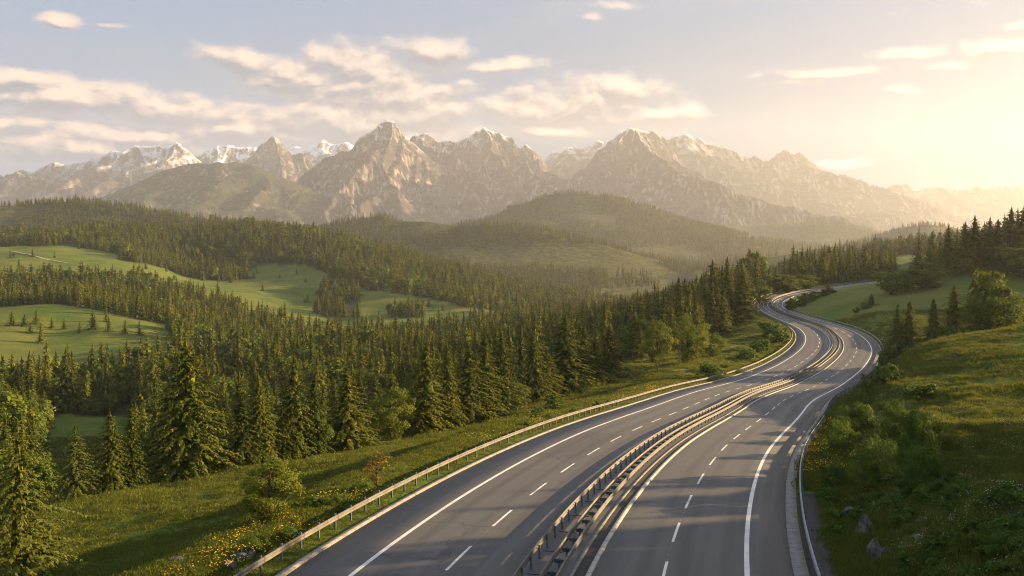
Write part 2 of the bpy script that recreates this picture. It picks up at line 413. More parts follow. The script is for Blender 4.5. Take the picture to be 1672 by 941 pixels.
# ------------------------------------------------------------------ ground sheet
nu, nv = 640, 440
th = np.linspace(-1, 1, nu); th = R_(86) * np.sign(th) * (.5 * np.abs(th) + .5 * np.abs(th) ** 2.2)
rr = np.r_[np.geomspace(5, 2400, nv - 8), 2400 + np.linspace(0, 1, 9)[1:] * 9000]
TT, RR = np.meshgrid(th, rr, indexing='ij')
lim = np.minimum(np.where(TT > 0, 7050, 10500) / np.maximum(np.abs(np.sin(TT)), .02), 11500 / np.maximum(np.cos(TT), .02))
RR = np.where(RR > 2400, 2400 + (RR - 2400) / 9000 * (lim - 2400), RR)
gx = RR * np.sin(TT); gy = RR * np.cos(TT) - 3
gz = ground_z(gx, gy)
o_, rz_, hw_, ss_ = road_near(gx, gy); a_ = np.abs(o_) - hw_
rock = (smooth(3, 6, a_) * (1 - smooth(8, 12, a_)) * (o_ > 0) * (1 - smooth(95, 130, gy.ravel())) * (gy.ravel() > 5))
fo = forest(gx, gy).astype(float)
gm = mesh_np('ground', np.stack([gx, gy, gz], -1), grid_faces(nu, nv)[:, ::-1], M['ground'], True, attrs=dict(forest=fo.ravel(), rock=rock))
link('ground', gm, kind='structure', label='grassy hill country with meadows and wooded slopes')

def hit(px, py, d0=38, d1=700):
    d = np.geomspace(d0, d1, 500); P = np.array([unproj(px, py, 1.0)]) * d[:, None]
    g = ground_z(P[:, 0], P[:, 1]); u = np.where(P[:, 2] < g)[0]
    k = u[0] if len(u) else (P[:, 2] - g).argmin()
    return P[k, 0], P[k, 1], g[k]
def gz1(x, y): return float(ground_z(np.array([x]), np.array([y]))[0])

# ------------------------------------------------------------------ road
def sweep(name, prof, s0, s1, mat, step=1.0, closed=False, kind=None, parent=None, label=None, cap=False, smooth_=False):
    """prof: (offset in 24 m section, extra local metres, dz)"""
    s = np.arange(s0, s1 + 1e-6, step); n = len(prof)
    V = np.stack([road_pt(s, o, dz, l) for o, l, dz in prof], 1)          # station, profile
    uv = np.stack([np.stack([np.full(len(s), o + l), s - S0], -1) for o, l, dz in prof], 1)
    Fc = grid_faces(len(s), n)
    if closed:
        i = np.arange(len(s) - 1) * n
        Fc = np.vstack([Fc, np.stack([i + n - 1, i, i + n, i + 2 * n - 1], 1)])
        if n == 4: Fc = np.vstack([Fc, [[0, 1, 2, 3]], [np.array([3, 2, 1, 0]) + (len(s) - 1) * n]])
    me = mesh_np(name, V, Fc, mat, smooth_, uv.reshape(-1, 2))
    return link(name, me, parent, label, None, None, kind)
def flat(o0, o1, dz): return [(o0, 0, dz), (o1, 0, dz)]
SA, SB = S0 - 42, SEND - 6
sweep('road', [(-12.0, 0, -.5), (-12.0, 0, 0)] + [(o, 0, 0) for o in range(-9, 13, 3)] + [(12.0, 0, -.5)], SA, SB, M['asphalt'], kind='structure', label='dark grey dual carriageway winding down the hillside')
sweep('kerb', [(-12, 0, -.3), (-12, 0, .09), (-12, -.36, .11), (-12, -.36, -.4)], SA, SB, M['kerb'], closed=True, kind='structure', label='pale concrete edging along the left side of the road')
sweep('gutter', [(12, 0, -.3), (12, 0, .05), (12, .72, .10), (12, .72, -.4)], SA, S0 + 62, M['gutter'], closed=True, kind='structure', label='jointed concrete gutter along the right side of the near road')
sweep('kerb', [(12, 0, -.3), (12, 0, .07), (12, .3, .08), (12, .3, -.4)], S0 + 62, SB, M['kerb'], closed=True, kind='structure', label='low concrete edging along the right side of the far road')
sweep('path', [(12, .855, -.35), (12, .855, .02), (12, 2.2, .03), (12, 2.2, -.5)], SA, S0 + 28, M['shoulder'], closed=True, kind='structure', label='dark asphalt strip between the right guardrail and the bank')
# raised line of pale blocks along the inner edge of the right carriageway
sweep('kerb', [(2.05, 0, -.02), (2.05, .03, .10), (2.05, .27, .10), (2.05, .30, -.02)], SA, SB, M['block'], closed=True, kind='structure', label='raised line of pale worn blocks beside the central reserve')
sweep('kerb', [(1.28, 0, -.02), (1.28, 0, .06), (1.28, .2, .06), (1.28, .2, -.02)], SA, S0 + 150, M['gutter'], closed=True, kind='structure', label='narrow mossy concrete sill under the central guardrail')
sweep('road', flat(1.49, 2.04, .004), SA, SB, M['shoulder'], kind='structure', label='dark drainage strip beside the central guardrail')
for o0, w, sa, mt in ((-9.1, .24, SA, 'white'), (9.62, .26, SA, 'white'), (-1.75, .18, S0 + 95, 'white')):
    sweep('road_marking', flat(o0, o0 + w, .006), sa, SB, M[mt], kind='structure', label='continuous white edge line painted on the road')
for o0 in (-4.75, 5.75):
    Vs, Fs = [], []
    s = S0 - 40; k = 0
    while s < SB - 8:
        L = 4.4 * random.uniform(.93, 1.05); st = np.linspace(s, s + L, 4)
        a = road_pt(st, o0, .007, -.075); c = road_pt(st, o0, .007, .075)
        V = np.stack([a, c], 1).reshape(-1, 3); Fs.append(grid_faces(4, 2) + k); Vs.append(V); k += 8
        s += 8.55
    link('road_marking', mesh_np('road_marking', np.vstack(Vs), np.vstack(Fs), M['dash']), kind='structure', label='broken white lane line painted on the road')
    sweep('road_marking', [(o0, -.02, .0045), (o0, .02, .0045)], SA, S0 + 120, M['joint'], kind='structure', label='thin sealed joint running between the lane dashes')

# ------------------------------------------------------------------ guardrails
def beam(name, off, sgn, zc, s0, s1, parent, mat, loc=0.0, hgt=.32, step=1.0):
    """W profile beam whose ribs face the traffic (sgn = lateral side the ribs point to)"""
    z = np.array([-.5, -.36, -.2, 0, .2, .36, .5]) * hgt; f = np.array([0, .075, .075, .01, .075, .075, 0])
    pr = [(off, loc + sgn * a, zc + b) for a, b in zip(f, z)] + [(off, loc + sgn * (a - .02), zc + b) for a, b in zip(f[::-1], z[::-1])]
    return sweep(name, pr, s0, s1, mat, step, closed=True, parent=parent)
def box_mesh(name, sx, sy, z0, z1, mat, x=0, y=0, bev=.006):
    import bmesh
    bm = bmesh.new(); r = bmesh.ops.create_cube(bm, size=1)
    bmesh.ops.scale(bm, vec=(sx, sy, z1 - z0), verts=bm.verts); bmesh.ops.translate(bm, vec=(x, y, (z0 + z1) / 2), verts=bm.verts)
    if bev: bmesh.ops.bevel(bm, geom=bm.edges, offset=bev, segments=1, affect='EDGES')
    me = bpy.data.meshes.new(name); bm.to_mesh(me); bm.free(); me.materials.append(mat); return me
def c_post(name, h, mat):
    """C-section steel post"""
    w, d, th = .11, .07, .012
    P = [(-w / 2, -d / 2), (w / 2, -d / 2), (w / 2, d / 2), (w / 2 - th, d / 2), (w / 2 - th, -d / 2 + th), (-w / 2 + th, -d / 2 + th), (-w / 2 + th, d / 2), (-w / 2, d / 2)]
    V = [(a, b, -.35) for a, b in P] + [(a, b, h) for a, b in P]; n = len(P)
    Fq = [(i, (i + 1) % n, n + (i + 1) % n, n + i) for i in range(n)] + [(8, 9, 12, 13), (9, 10, 11, 12), (13, 14, 15, 8)]
    return mesh_np(name, V, Fq, mat)
POST = c_post('post', .93, M['post']); POST_LOW = c_post('post', .70, M['post'])
BRK = box_mesh('bracket', .5, .10, .47, .66, M['post']); STRUT = box_mesh('strut', 1.05, .06, .09, .15, M['post'])
def station_objs(name, me, root, off, s0, s1, step, limit=100, loc=0.0):
    ss = np.arange(s0, s1, step); P = road_pt(ss, off, 0, loc); T = np.stack([np.interp(ss, RS, RT[:, 0]), np.interp(ss, RS, RT[:, 1])], -1)
    ang = np.arctan2(T[:, 1], T[:, 0]) - math.pi / 2
    o0 = bpy.data.objects.new(name, me)
    vis = [i for i in range(len(ss)) if P[i, 1] > 36] ; ind = set(vis[:limit])
    Vs, Fs, k = [], [], 0
    mv = np.empty(len(me.vertices) * 3); me.vertices.foreach_get('co', mv); mv = mv.reshape(-1, 3)
    mf = [list(p.vertices) for p in me.polygons]
    for i in range(len(ss)):
        if i in ind:
            o = o0.copy(); o.parent = root; o.location = P[i]; o.rotation_euler = (0, 0, ang[i]); COL.objects.link(o)
        else:
            c, s = math.cos(ang[i]), math.sin(ang[i])
            Vs.append(np.stack([mv[:, 0] * c - mv[:, 1] * s, mv[:, 0] * s + mv[:, 1] * c, mv[:, 2]], 1) + P[i]); Fs += [[q + k for q in f] for f in mf]; k += len(mv)
    if Vs:
        m2 = bpy.data.meshes.new(name); m2.from_pydata(np.vstack(Vs).tolist(), [], Fs); m2.materials.append(me.materials[0])
        o = link(name, m2, root, kind='stuff')
def rail_root(label, group):
    o = bpy.data.objects.new('guardrail', None); COL.objects.link(o); o.empty_display_size = .1
    return tag(o, label, 'guardrail', group)
G_ = 'steel guardrails along the motorway'
r = rail_root('long weathered guardrail on the grass verge along the left side of the road', G_)
beam('beam', -12, 1, .68, SA, SB, r, M['rail'], -1.15); station_objs('post', POST, r, -12, SA, SB, 2.0, loc=-1.26)
r = rail_root('single beam guardrail of the central reserve, nearer the left carriageway', G_)
beam('beam', -.8, -1, .66, SA, SB, r, M['rail']); station_objs('post', POST_LOW, r, -.8, SA, SB, 2.0, loc=.08)
station_objs('strut', STRUT, r, -.8, SA + 1, S0 + 160, 4.0, loc=.6)
r = rail_root('double beam guardrail of the central reserve with brackets between its beams', G_)
beam('beam', 1.02, 1, .66, SA, SB, r, M['rail'], .06); beam('beam', .42, -1, .66, SA, SB, r, M['rail'], -.03)
station_objs('bracket', BRK, r, .72, SA, SB, 2.0); station_objs('post', POST_LOW, r, .72, SA, SB, 2.0)
def st_of(px, side):   # station where the right edge of the road stands at this photo column, searching outward
    pass
S1, S2, S3 = S0 + 77, S0 + 302, S0 + 308
r = rail_root('near guardrail on the concrete gutter at the right side of the road', G_)
beam('beam', 12, -1, .70, SA, S1, r, M['steel'], 1.0, step=.7); station_objs('post', POST, r, 12, SA, S1, 1.33, loc=1.09)
r = rail_root('long guardrail round the outside of the right hand bend', G_)
beam('beam', 12, -1, .70, S1 + .15, S2, r, M['steel'], .75); station_objs('post', POST, r, 12, S1 + .2, S2, 2.0, loc=.84)
# rounded tan end panel facing the traffic, fixed to the first post
P0 = road_pt(np.array([S1 + .6]), 12, 0, .35)[0]; a0 = np.linspace(0, math.pi, 13)
pv = [(-.55, 0, .45), (.55, 0, .45), (.55, 0, .75)] + [(.55 * math.cos(q), 0, .75 + .42 * math.sin(q)) for q in a0[1:-1]] + [(-.55, 0, .75)]
n = len(pv); me = bpy.data.meshes.new('end_panel'); me.from_pydata([(x, -.025, z) for x, y, z in pv] + [(x, .025, z) for x, y, z in pv], [], [tuple(range(n)), tuple(range(2 * n - 1, n - 1, -1))] + [(i, i + n, (i + 1) % n + n, (i + 1) % n) for i in range(n)]); me.materials.append(M['tan'])
o = link('end_panel', me, r, label='rounded tan end panel'); o.location = P0; o.rotation_euler = (0, 0, .3)
r = rail_root('short far guardrail beyond the gap, by the hedge at the second bend', G_)
beam('beam', 12, -1, .70, S3, S3 + 62, r, M['steel'], .5); station_objs('post', POST, r, 12, S3, S3 + 62, 2.0, loc=.59)
# ------------------------------------------------------------------ mountains and far hills
def poly_pts(s):
    out = []
    for p in s.split():
        v = p.split(','); out.append([float(q) for q in v])
    return out
def ridge_line(s, dist):
    """'px,py[,d]' list -> 3D polyline, distance interpolated between the stated ones"""
    P = poly_pts(s); d = np.array([p[2] if len(p) > 2 else np.nan for p in P]); k = ~np.isnan(d); i = np.arange(len(P))
    d = np.interp(i, i[k], d[k]) if k.any() else np.full(len(P), float(dist))
    # broken skyline between the traced points
    g = np.random.default_rng(int(abs(P[0][0] * 7 + P[0][1])) + 5); out = []
    for i in range(len(P) - 1):
        n = max(1, int(abs(P[i + 1][0] - P[i][0]) / 5.5)) if dist > 5700 else 1
        for k in range(n):
            f = k / n; out.append((P[i][0] + (P[i + 1][0] - P[i][0]) * f, P[i][1] + (P[i + 1][1] - P[i][1]) * f + (g.normal(0, 1.25) if k else 0), d[i] + (d[i + 1] - d[i]) * f + (g.normal(0, 25) if k else 0)))
    out.append((P[-1][0], P[-1][1], d[-1]))
    return np.array([unproj(*q) for q in out])
def spurs(line, rs, base, n_skip=2, length=2600, spread=.6, step=170, drop=1.65, sub=True, frac=(.75, 1.0)):
    segs = []
    acc = 0
    for i in range(0, len(line), n_skip):
        x, y, z = line[i]
        H = z - base
        if H < 120: continue
        ang = math.pi + rs.uniform(-spread, spread)         # heading: pi = towards the camera
        L = length * rs.uniform(.7, 1.15) * min(1.3, H / 900 + .25); s = 0; px, py, pz = x, y, z; k = 0
        turn = rs.uniform(-.05, .05)
        while s < L:
            s += step; ang += turn + rs.uniform(-.22, .22)
            nx = px + math.sin(ang) * step; ny = py + math.cos(ang) * step
            t = min(1, s / L); nz = base + H * (1 - t) ** drop * rs.uniform(.9, 1.0); nz = min(nz, pz + 8)
            segs.append((px, py, pz, nx, ny, nz))
            if sub and k >= 1 and k % 2 == 1 and nz - base > 90:
                a2 = ang + rs.choice([-1, 1]) * rs.uniform(.6, 1.1); qx, qy, qz = nx, ny, nz; h2 = nz - base; L2 = h2 * 1.6; s2 = 0
                while s2 < L2:
                    s2 += step * .7; a2 += rs.uniform(-.25, .25); mx = qx + math.sin(a2) * step * .7; my = qy + math.cos(a2) * step * .7
                    mz = base + h2 * (1 - min(1, s2 / L2)) ** 1.3
                    segs.append((qx, qy, qz, mx, my, mz)); qx, qy, qz = mx, my, mz
            px, py, pz = nx, ny, nz; k += 1
    return segs
def ridge_mesh(name, lines, extra, px0, px1, d0, d1, nx, ny, base, k, mat, seed, warp_=(40, 160), rough=.35, smooth_crest=0.0, relief=60, label=None, convex=False):
    a = np.linspace(px0, px1, nx); d = np.linspace(d0, d1, ny)
    A_, D_ = np.meshgrid(a, d, indexing='ij'); X = (A_ - CX) / F * D_; Y = D_.copy()
    wa, ws = warp_
    Xw = X + fbm(X / ws, Y / ws, 4, seed) * wa; Yw = Y + fbm(X / ws + 31, Y / ws, 4, seed + 5) * wa
    nz_ = fbm(X / (ws * 4), Y / (ws * 4), 4, seed + 9) * rough + 1
    segs = []
    for L in lines: segs += [(*L[i], *L[i + 1]) for i in range(len(L) - 1)]
    S = np.array(segs + list(extra), np.float32)
    Z = np.full(X.size, base, np.float32); xf = Xw.ravel().astype(np.float32); yf = Yw.ravel().astype(np.float32); nf = nz_.ravel().astype(np.float32)
    DC = np.full(X.size, 1e9, np.float32); ncr = sum(len(L) - 1 for L in lines)
    for si, sg in enumerate(S):
        ax, ay, az, bx, by, bz = sg; H = max(az, bz) - base
        if H < 4: continue
        reach = 5.0 * H / k
        sel = np.where((xf > min(ax, bx) - reach) & (xf < max(ax, bx) + reach) & (yf > min(ay, by) - reach) & (yf < max(ay, by) + reach))[0]
        if not len(sel): continue
        dx, dy = bx - ax, by - ay; L2 = dx * dx + dy * dy + 1e-6
        t = np.clip(((xf[sel] - ax) * dx + (yf[sel] - ay) * dy) / L2, 0, 1)
        ds = np.hypot(xf[sel] - ax - t * dx, yf[sel] - ay - t * dy) * nf[sel]
        zr = az + (bz - az) * t; h = np.maximum(zr - base, 1)
        if si < ncr: DC[sel] = np.minimum(DC[sel], ds)
        if smooth_crest: ds = np.sqrt(ds * ds + smooth_crest ** 2) - smooth_crest
        if convex: v = base + h / (1 + (ds * k / h) ** 2)
        else: v = base + h * np.exp(-ds * k / h)
        Z[sel] = np.maximum(Z[sel], v)
    CR = (.32 + .75 * smooth(20, 260, DC)).reshape(X.shape)
    Z = Z.reshape(X.shape); hh = np.clip((Z - base) / 400, 0, 1)
    Z = Z + (ridged(X / (ws * 2.0) + fbm(X / 600, Y / 600, 3, seed) * .8, Y / (ws * 4.5), 5, seed + 3, .42) - .45) * relief * hh * np.clip(hh, .3, 1) * CR + fbm(X / (ws * .35), Y / (ws * .35), 3, seed + 4) * relief * .2 * hh * CR
    ed = np.minimum(smooth(px0, px0 + (px1 - px0) * .10, A_), 1 - smooth(px1 - (px1 - px0) * .08, px1, A_)); Z = base + (Z - base) * ed
    # gullies: concave ground below steep faces
    lap = np.zeros_like(Z); lap[2:-2] = (Z[:-4] + Z[4:] - 2 * Z[2:-2])
    sp = np.gradient(X, axis=0) * 2
    g = np.clip(lap / np.abs(sp) * 2.2, 0, 1); g = g * (Z - base > 60)
    Z = np.where(D_ > d1 - (d1 - d0) * .02, base - 40, Z); Z[:, 0] = base - 40
    me = mesh_np(name, np.stack([X, Y, Z], -1), grid_faces(nx, ny)[:, ::-1], mat, True, attrs=dict(gully=g.ravel()))
    link(name, me, kind='structure', label=label)
    return X, Y, Z
rs = random.Random(11)
BASE = -135.0
mm = mat_mountain(600, 1080, -90, 1)
SNOW1 = ridge_line('-420,300 -250,275 -120,296 0,289,9500 38,278 61,282 84,263 102,268 122,265 143,264 163,260 184,246 199,249 222,237 252,238 270,237 288,232 306,244 324,264 350,290 400,320', 9500)
SNOW2 = ridge_line('280,290 319,257 352,240 372,235 395,239 416,239 450,247 482,240 495,242 530,228 546,236 561,232 574,237 610,250 660,223 671,217 681,223 720,250', 10700)
LOW1 = ridge_line('-500,335 -200,312 -60,318 0,288,8600 30,281 60,293 95,300 130,325 160,345', 8600)
ridge_mesh('mountain', [SNOW1, SNOW2], spurs(SNOW1, rs, BASE, 2, 3000) + spurs(SNOW2, rs, BASE, 2, 2600, sub=False) + spurs(LOW1, rs, BASE, 2, 2200), -520, 760, 7000, 11550, 560, 230, BASE, 1.25, mm, 3, label='distant snow covered range at the left', warp_=(55, 220))
ms = mat_mountain(930, 1300, 260, 2)
PEAK1 = ridge_line('380,290 398,265,9300 418,244 426,231 442,219 454,226 469,241 477,251 490,249 500,256 513,269 540,300', 9300)
ridge_mesh('mountain', [PEAK1], spurs(PEAK1, rs, BASE, 2, 2300), 330, 620, 6900, 10200, 240, 150, BASE, 1.5, ms, 14, label='pointed rocky peak left of the tall main summit')
mk = mat_mountain(720, 1120, 150, 3)
MAIN = ridge_line('456,300,7000 488,282,7100 515,264,7200 528,254 553,245 571,241 584,227 592,221 615,208 632,198,7500 643,199 649,213 654,214 663,231 668,233', 7400)
P3 = ridge_line('655,240,8100 668,231 683,221 696,215 706,221 714,226 729,227 750,225 763,226 775,211 782,212 791,203,8000 801,209 819,218 831,221 843,236 849,237 858,233 872,245 882,257 903,282 930,310', 8000)
P3B = ridge_line('791,204,8000 801,226,7800 812,250,7600 823,270,7350 835,290,7100 850,318,6700', 7800)
FACE = ridge_line('643,200,7500 640,222,7300 630,250,7050 622,275,6800 640,300,6500 655,330,6100', 7300)
SIDE = ridge_line('556,275,6900 530,305,6500 500,318,6200 450,350,5700', 6800)
SID2 = ridge_line('640,300,6500 600,325,6100 570,350,5700', 6500)
P4 = ridge_line('930,300,7600 950,280 972,249,7500 1002,228 1015,216 1025,207,7400 1040,210 1050,216 1061,211 1071,216 1086,228,7600 1105,252 1130,290', 7500)
P4S = ridge_line('1040,212,7400 1050,235,7100 1065,252,6800 1079,257,6500 1100,272,6300 1120,284,6100 1142,287,5900 1178,300 1199,311 1247,325 1293,338 1331,347 1370,352 1420,363,5600', 6500)
P4W = ridge_line('1025,208,7400 1000,250,7000 975,290,6600 960,320,6200', 7000)
ext = spurs(MAIN, rs, BASE, 2, 2500, .7) + spurs(P3, rs, BASE, 2, 2700, .5) + spurs(P4, rs, BASE, 2, 2500, .7) + spurs(P4S, rs, BASE, 2, 1500, .8)
MX = ridge_mesh('mountain', [MAIN, P3, P3B, FACE, SIDE, SID2, P4, P4S, P4W], ext, 400, 1460, 4700, 8800, 760, 290, BASE, 1.5, mk, 25, label='jagged grey rock massif with the tallest summits', relief=125)
md = mat_mountain(2400, 2600, 560, 4)
DOME = ridge_line('120,352,6300 165,333,6400 204,319 255,295,6600 283,276 316,267 344,268 362,269 388,265,6600 398,269 431,282 456,295,6300 500,330 530,352,5800', 6500)
ridge_mesh('mountain', [DOME], spurs(DOME, rs, BASE, 2, 1900, .8, drop=1.1), 60, 600, 4600, 7400, 330, 190, BASE, .62, md, 36, label='broad dark grassy mountain shoulder in front of the peaks', smooth_crest=90, relief=45)
mr = mat_mountain(820, 1160, 240, 5)
P5 = ridge_line('1050,240,9000 1089,226,8800 1102,219 1142,223 1160,232 1183,236 1201,248 1211,254 1229,253 1245,262,9000 1255,258 1280,242 1298,247 1316,256 1329,269 1336,277 1357,285 1367,288 1382,283,9200 1392,291 1403,292 1415,305 1431,310 1449,305 1479,300,9700 1496,311 1507,308 1538,306 1558,311 1600,307,10300 1672,303 1750,300 1900,306 2100,300,10600', 9500)
P5B = ridge_line('905,246,10500 918,249 933,238,9600 946,240 972,230 1002,227 1040,225', 9600)
P5S = ridge_line('1255,260,9000 1268,280,8700 1285,300,8300 1320,325,7800 1370,345,7300 1430,362,6800', 8500)
ridge_mesh('mountain', [P5, P5B, P5S], spurs(P5, rs, BASE, 2, 2600, .6), 700, 1745, 6600, 11500, 640, 240, BASE, 1.3, mr, 47, label='long mountain chain fading into the bright haze at the right', warp_=(50, 200))

# wooded far hills
def hill_mat():
    m, t, b = new_mat('wooded_hill'); p = geo_pos(t)
    n = t.noise(p, .006, 5, .6); n2 = t.noise(p, .07, 4, .7)
    c = t.mix(t.ramp(n2, .35, .65), (.030, .038, .013), (.080, .080, .026))
    c = t.mix(t.ramp(n, .58, .66), c, t.mix(n2, (.075, .09, .025), (.10, .10, .035)))
    t.set(b.inputs['Base Color'], c); b.inputs['Roughness'].default_value = 1; b.inputs['Specular IOR Level'].default_value = .05
    bump(t, b, n2, 1, 6); return m
MH = hill_mat()
HILLS = []
def hill(line, px0, px1, d0, d1, nx, ny, k, seed, label, base=-125.0, spur=900, trees=True):
    L = ridge_line(*line) if isinstance(line, tuple) else line
    X, Y, Z = ridge_mesh('hill', [L], spurs(L, rs, base, 2, spur, 1.0, 120, 1.0, sub=False), px0, px1, d0, d1, nx, ny, base, k, MH, seed, (18, 140), .25, 30, 16, label)
    HILLS.append((X, Y, Z, base))
hill(('430,410,2400 500,395,2500 550,375,2600 585,358 620,353,2650 660,362 700,362,2550 745,370 780,369,2450 830,369,2400 900,379,2300 950,392 1000,408,2200 1080,428,2150 1140,445 1200,468,2000', 2500), 380, 1300, 1500, 3100, 330, 150, .42, 101, 'low wooded hills beyond the valley, left of the rounded one')
hill(('660,385,3900 720,372 780,362,3800 850,335,3800 900,318 940,313,3800 1000,322 1040,334 1080,350,3600 1120,366 1150,380,3400 1230,412,3200 1310,440,3000', 3700), 620, 1400, 2500, 4500, 300, 160, .5, 102, 'rounded wooded hill below the rock massif')
hill(('1050,392,5000 1140,368,5200 1200,366 1230,370 1290,365,5000 1350,364 1400,370,4800 1460,386 1540,400,4400', 5000), 1000, 1650, 3900, 5600, 220, 110, .38, 103, 'faint rounded ridge in the golden haze at the right')
hill(('1100,470,2000 1170,450,2000 1230,432,1950 1300,415,1900 1360,404,1900 1440,400,1900 1540,395,1900 1700,400', 1900), 1060, 1800, 1450, 2400, 200, 90, .3, 104, 'hazy wooded slope behind the far bend of the road')
hill(('1400,400,3100 1440,390,3100 1490,370,3000 1515,367 1545,370,3000 1600,386 1700,400', 3000), 1330, 1800, 2500, 3500, 160, 90, .45, 105, 'small dome shaped wooded hill above the right treeline')
hill(('-500,330,2300 -200,345,2300 -60,338 0,338,2300 60,334,2350 130,329,2350 200,338 260,350,2250 330,357,2150 400,366,2050 470,376,2000 560,392,1950', 2200), -560, 640, 1750, 2900, 300, 100, .4, 106, 'dark wooded hill behind the left valley')
# ------------------------------------------------------------------ tree models (unit height, unit width), each a trunk and a crown mesh
def kites(P, D, U, l, w, bend=0.0):
    """leaf quads: base P, direction D, side U, length l, width w"""
    l = l[:, None]; w = w[:, None]
    mid = P + D * l * .45
    tip = P + D * l; tip[:, 2] -= bend * l[:, 0]
    V = np.stack([P, mid + U * w * .5, tip, mid - U * w * .5], 1).reshape(-1, 3)
    return V, np.arange(len(V)).reshape(-1, 4)
def nrm(v): return v / np.maximum(np.linalg.norm(v, axis=1), 1e-9)[:, None]
def tube(pts, radii, n=6):
    pts = np.asarray(pts, float); V = []
    for i, p in enumerate(pts):
        t = pts[min(i + 1, len(pts) - 1)] - pts[max(i - 1, 0)]; t /= np.linalg.norm(t) + 1e-9
        a = np.cross(t, [.31, .95, .02]); a /= np.linalg.norm(a) + 1e-9; b = np.cross(t, a)
        q = np.linspace(0, 2 * math.pi, n, endpoint=False)
        V.append(p + radii[i] * (np.cos(q)[:, None] * a + np.sin(q)[:, None] * b))
    Fc = []
    for i in range(len(pts) - 1):
        for j in range(n): Fc.append((i * n + j, i * n + (j + 1) % n, (i + 1) * n + (j + 1) % n, (i + 1) * n + j))
    return np.vstack(V), np.array(Fc)
def join(parts):
    V, Fc, k = [], [], 0
    for v, f in parts: V.append(v); Fc.append(f + k); k += len(v)
    return np.vstack(V), np.vstack(Fc)

def conifer(seed, h, R, whorls, per, sprays, leaf, mat, bare=.04, power=.85, ragged=.28, gaps=.1, up=.15, droop=.42, core=.55):
    """h metres tall, R crown radius; returned in metres"""
    g = np.random.default_rng(seed)
    P, D, U, l, w = [], [], [], [], []
    lean = g.uniform(-.02, .02, 2)
    for i in range(whorls):
        t = bare + (1 - bare) * ((i + g.uniform(-.3, .3)) / whorls); t = min(max(t, bare), .985)
        base = R * (1 - t) ** power * (1.0 if t > .14 else .75 + t * 1.8) + .012 * h * (1 - t)
        n = max(3, int(per * (.55 + .45 * (1 - t)) + .5)); ph = g.uniform(0, 6.28)
        for j in range(n):
            if g.random() < gaps: continue
            az = ph + j * 6.283 / n + g.normal(0, .22); L = base * (1 + g.normal(0, ragged)); L = max(L, .05 * R)
            zz = h * t + g.normal(0, .012) * h
            ns = max(2, int(sprays * (.4 + .6 * L / R)))
            s = np.sort(g.uniform(.12, 1.0, ns) ** .8); s[-1] = 1
            o = np.array([math.cos(az), math.sin(az)])
            for side in (-1, 0, 1):
                ss = s if side else s[-max(1, ns // 2):]
                m = len(ss); ang = az + side * g.uniform(.45, 1.0, m)
                p = np.stack([o[0] * L * ss, o[1] * L * ss, zz + L * ss * (up + t * .25) - droop * L * ss ** 2], 1)
                d = np.stack([np.cos(ang), np.sin(ang), g.uniform(-1.25, -.1, m)], 1); d = nrm(d)
                u = nrm(np.cross(d, np.stack([o[0] * .5 + g.normal(0, .3, m), o[1] * .5 + g.normal(0, .3, m), np.ones(m)], 1)))
                P.append(p); D.append(d); U.append(u); ll = leaf * (1.15 - .5 * ss) * g.uniform(.7, 1.3, m) * (.55 + .45 * (1 - t)); l.append(ll); w.append(ll * g.uniform(.35, .6, m))
    P, D, U = map(np.vstack, (P, D, U)); l, w = map(np.concatenate, (l, w))
    # dense inner twigs close the heart of the crown
    nc = max(5, whorls // 3); m = 7
    for i in range(nc):
        t = bare + (1 - bare) * (i + .5) / nc; q = g.uniform(0, 6.28) + np.arange(m) * 6.283 / m + g.normal(0, .15, m); rr_ = R * (1 - t) ** power * core
        o = np.stack([np.cos(q), np.sin(q)], 1); p = np.stack([o[:, 0] * rr_ * .12, o[:, 1] * rr_ * .12, np.full(m, h * (t + .9 / nc))], 1); e = np.stack([o[:, 0] * rr_, o[:, 1] * rr_, np.full(m, h * (t - .35 / nc))], 1)
        dd = e - p; ln = np.linalg.norm(dd, axis=1); P = np.vstack([P, p]); D = np.vstack([D, dd / ln[:, None]]); U = np.vstack([U, np.stack([-o[:, 1], o[:, 0], q * 0], 1)]); l = np.r_[l, ln]; w = np.r_[w, np.full(m, max(rr_ * 1.25, .02 * h))]
    # leader shoots
    m = 5; P = np.vstack([P, np.tile([0, 0, h * .955], (m, 1))]); q = g.uniform(0, 6.28, m)
    D = np.vstack([D, nrm(np.stack([np.cos(q) * .12, np.sin(q) * .12, np.ones(m)], 1))]); U = np.vstack([U, np.stack([-np.sin(q), np.cos(q), q * 0], 1)])
    l = np.r_[l, np.full(m, h * .05)]; w = np.r_[w, np.full(m, h * .012)]
    V, Fq = kites(P, D, U, l, w, .18)
    V[:, :2] += lean * V[:, 2:3]
    tv, tf = tube([(lean[0] * z, lean[1] * z, z) for z in np.linspace(-.03 * h, .95 * h, 6)], np.linspace(.017, .002, 6) * h, 6)
    return mesh_np('trunk', tv, tf, M['bark'], True), mesh_np('crown', V, Fq, mat)

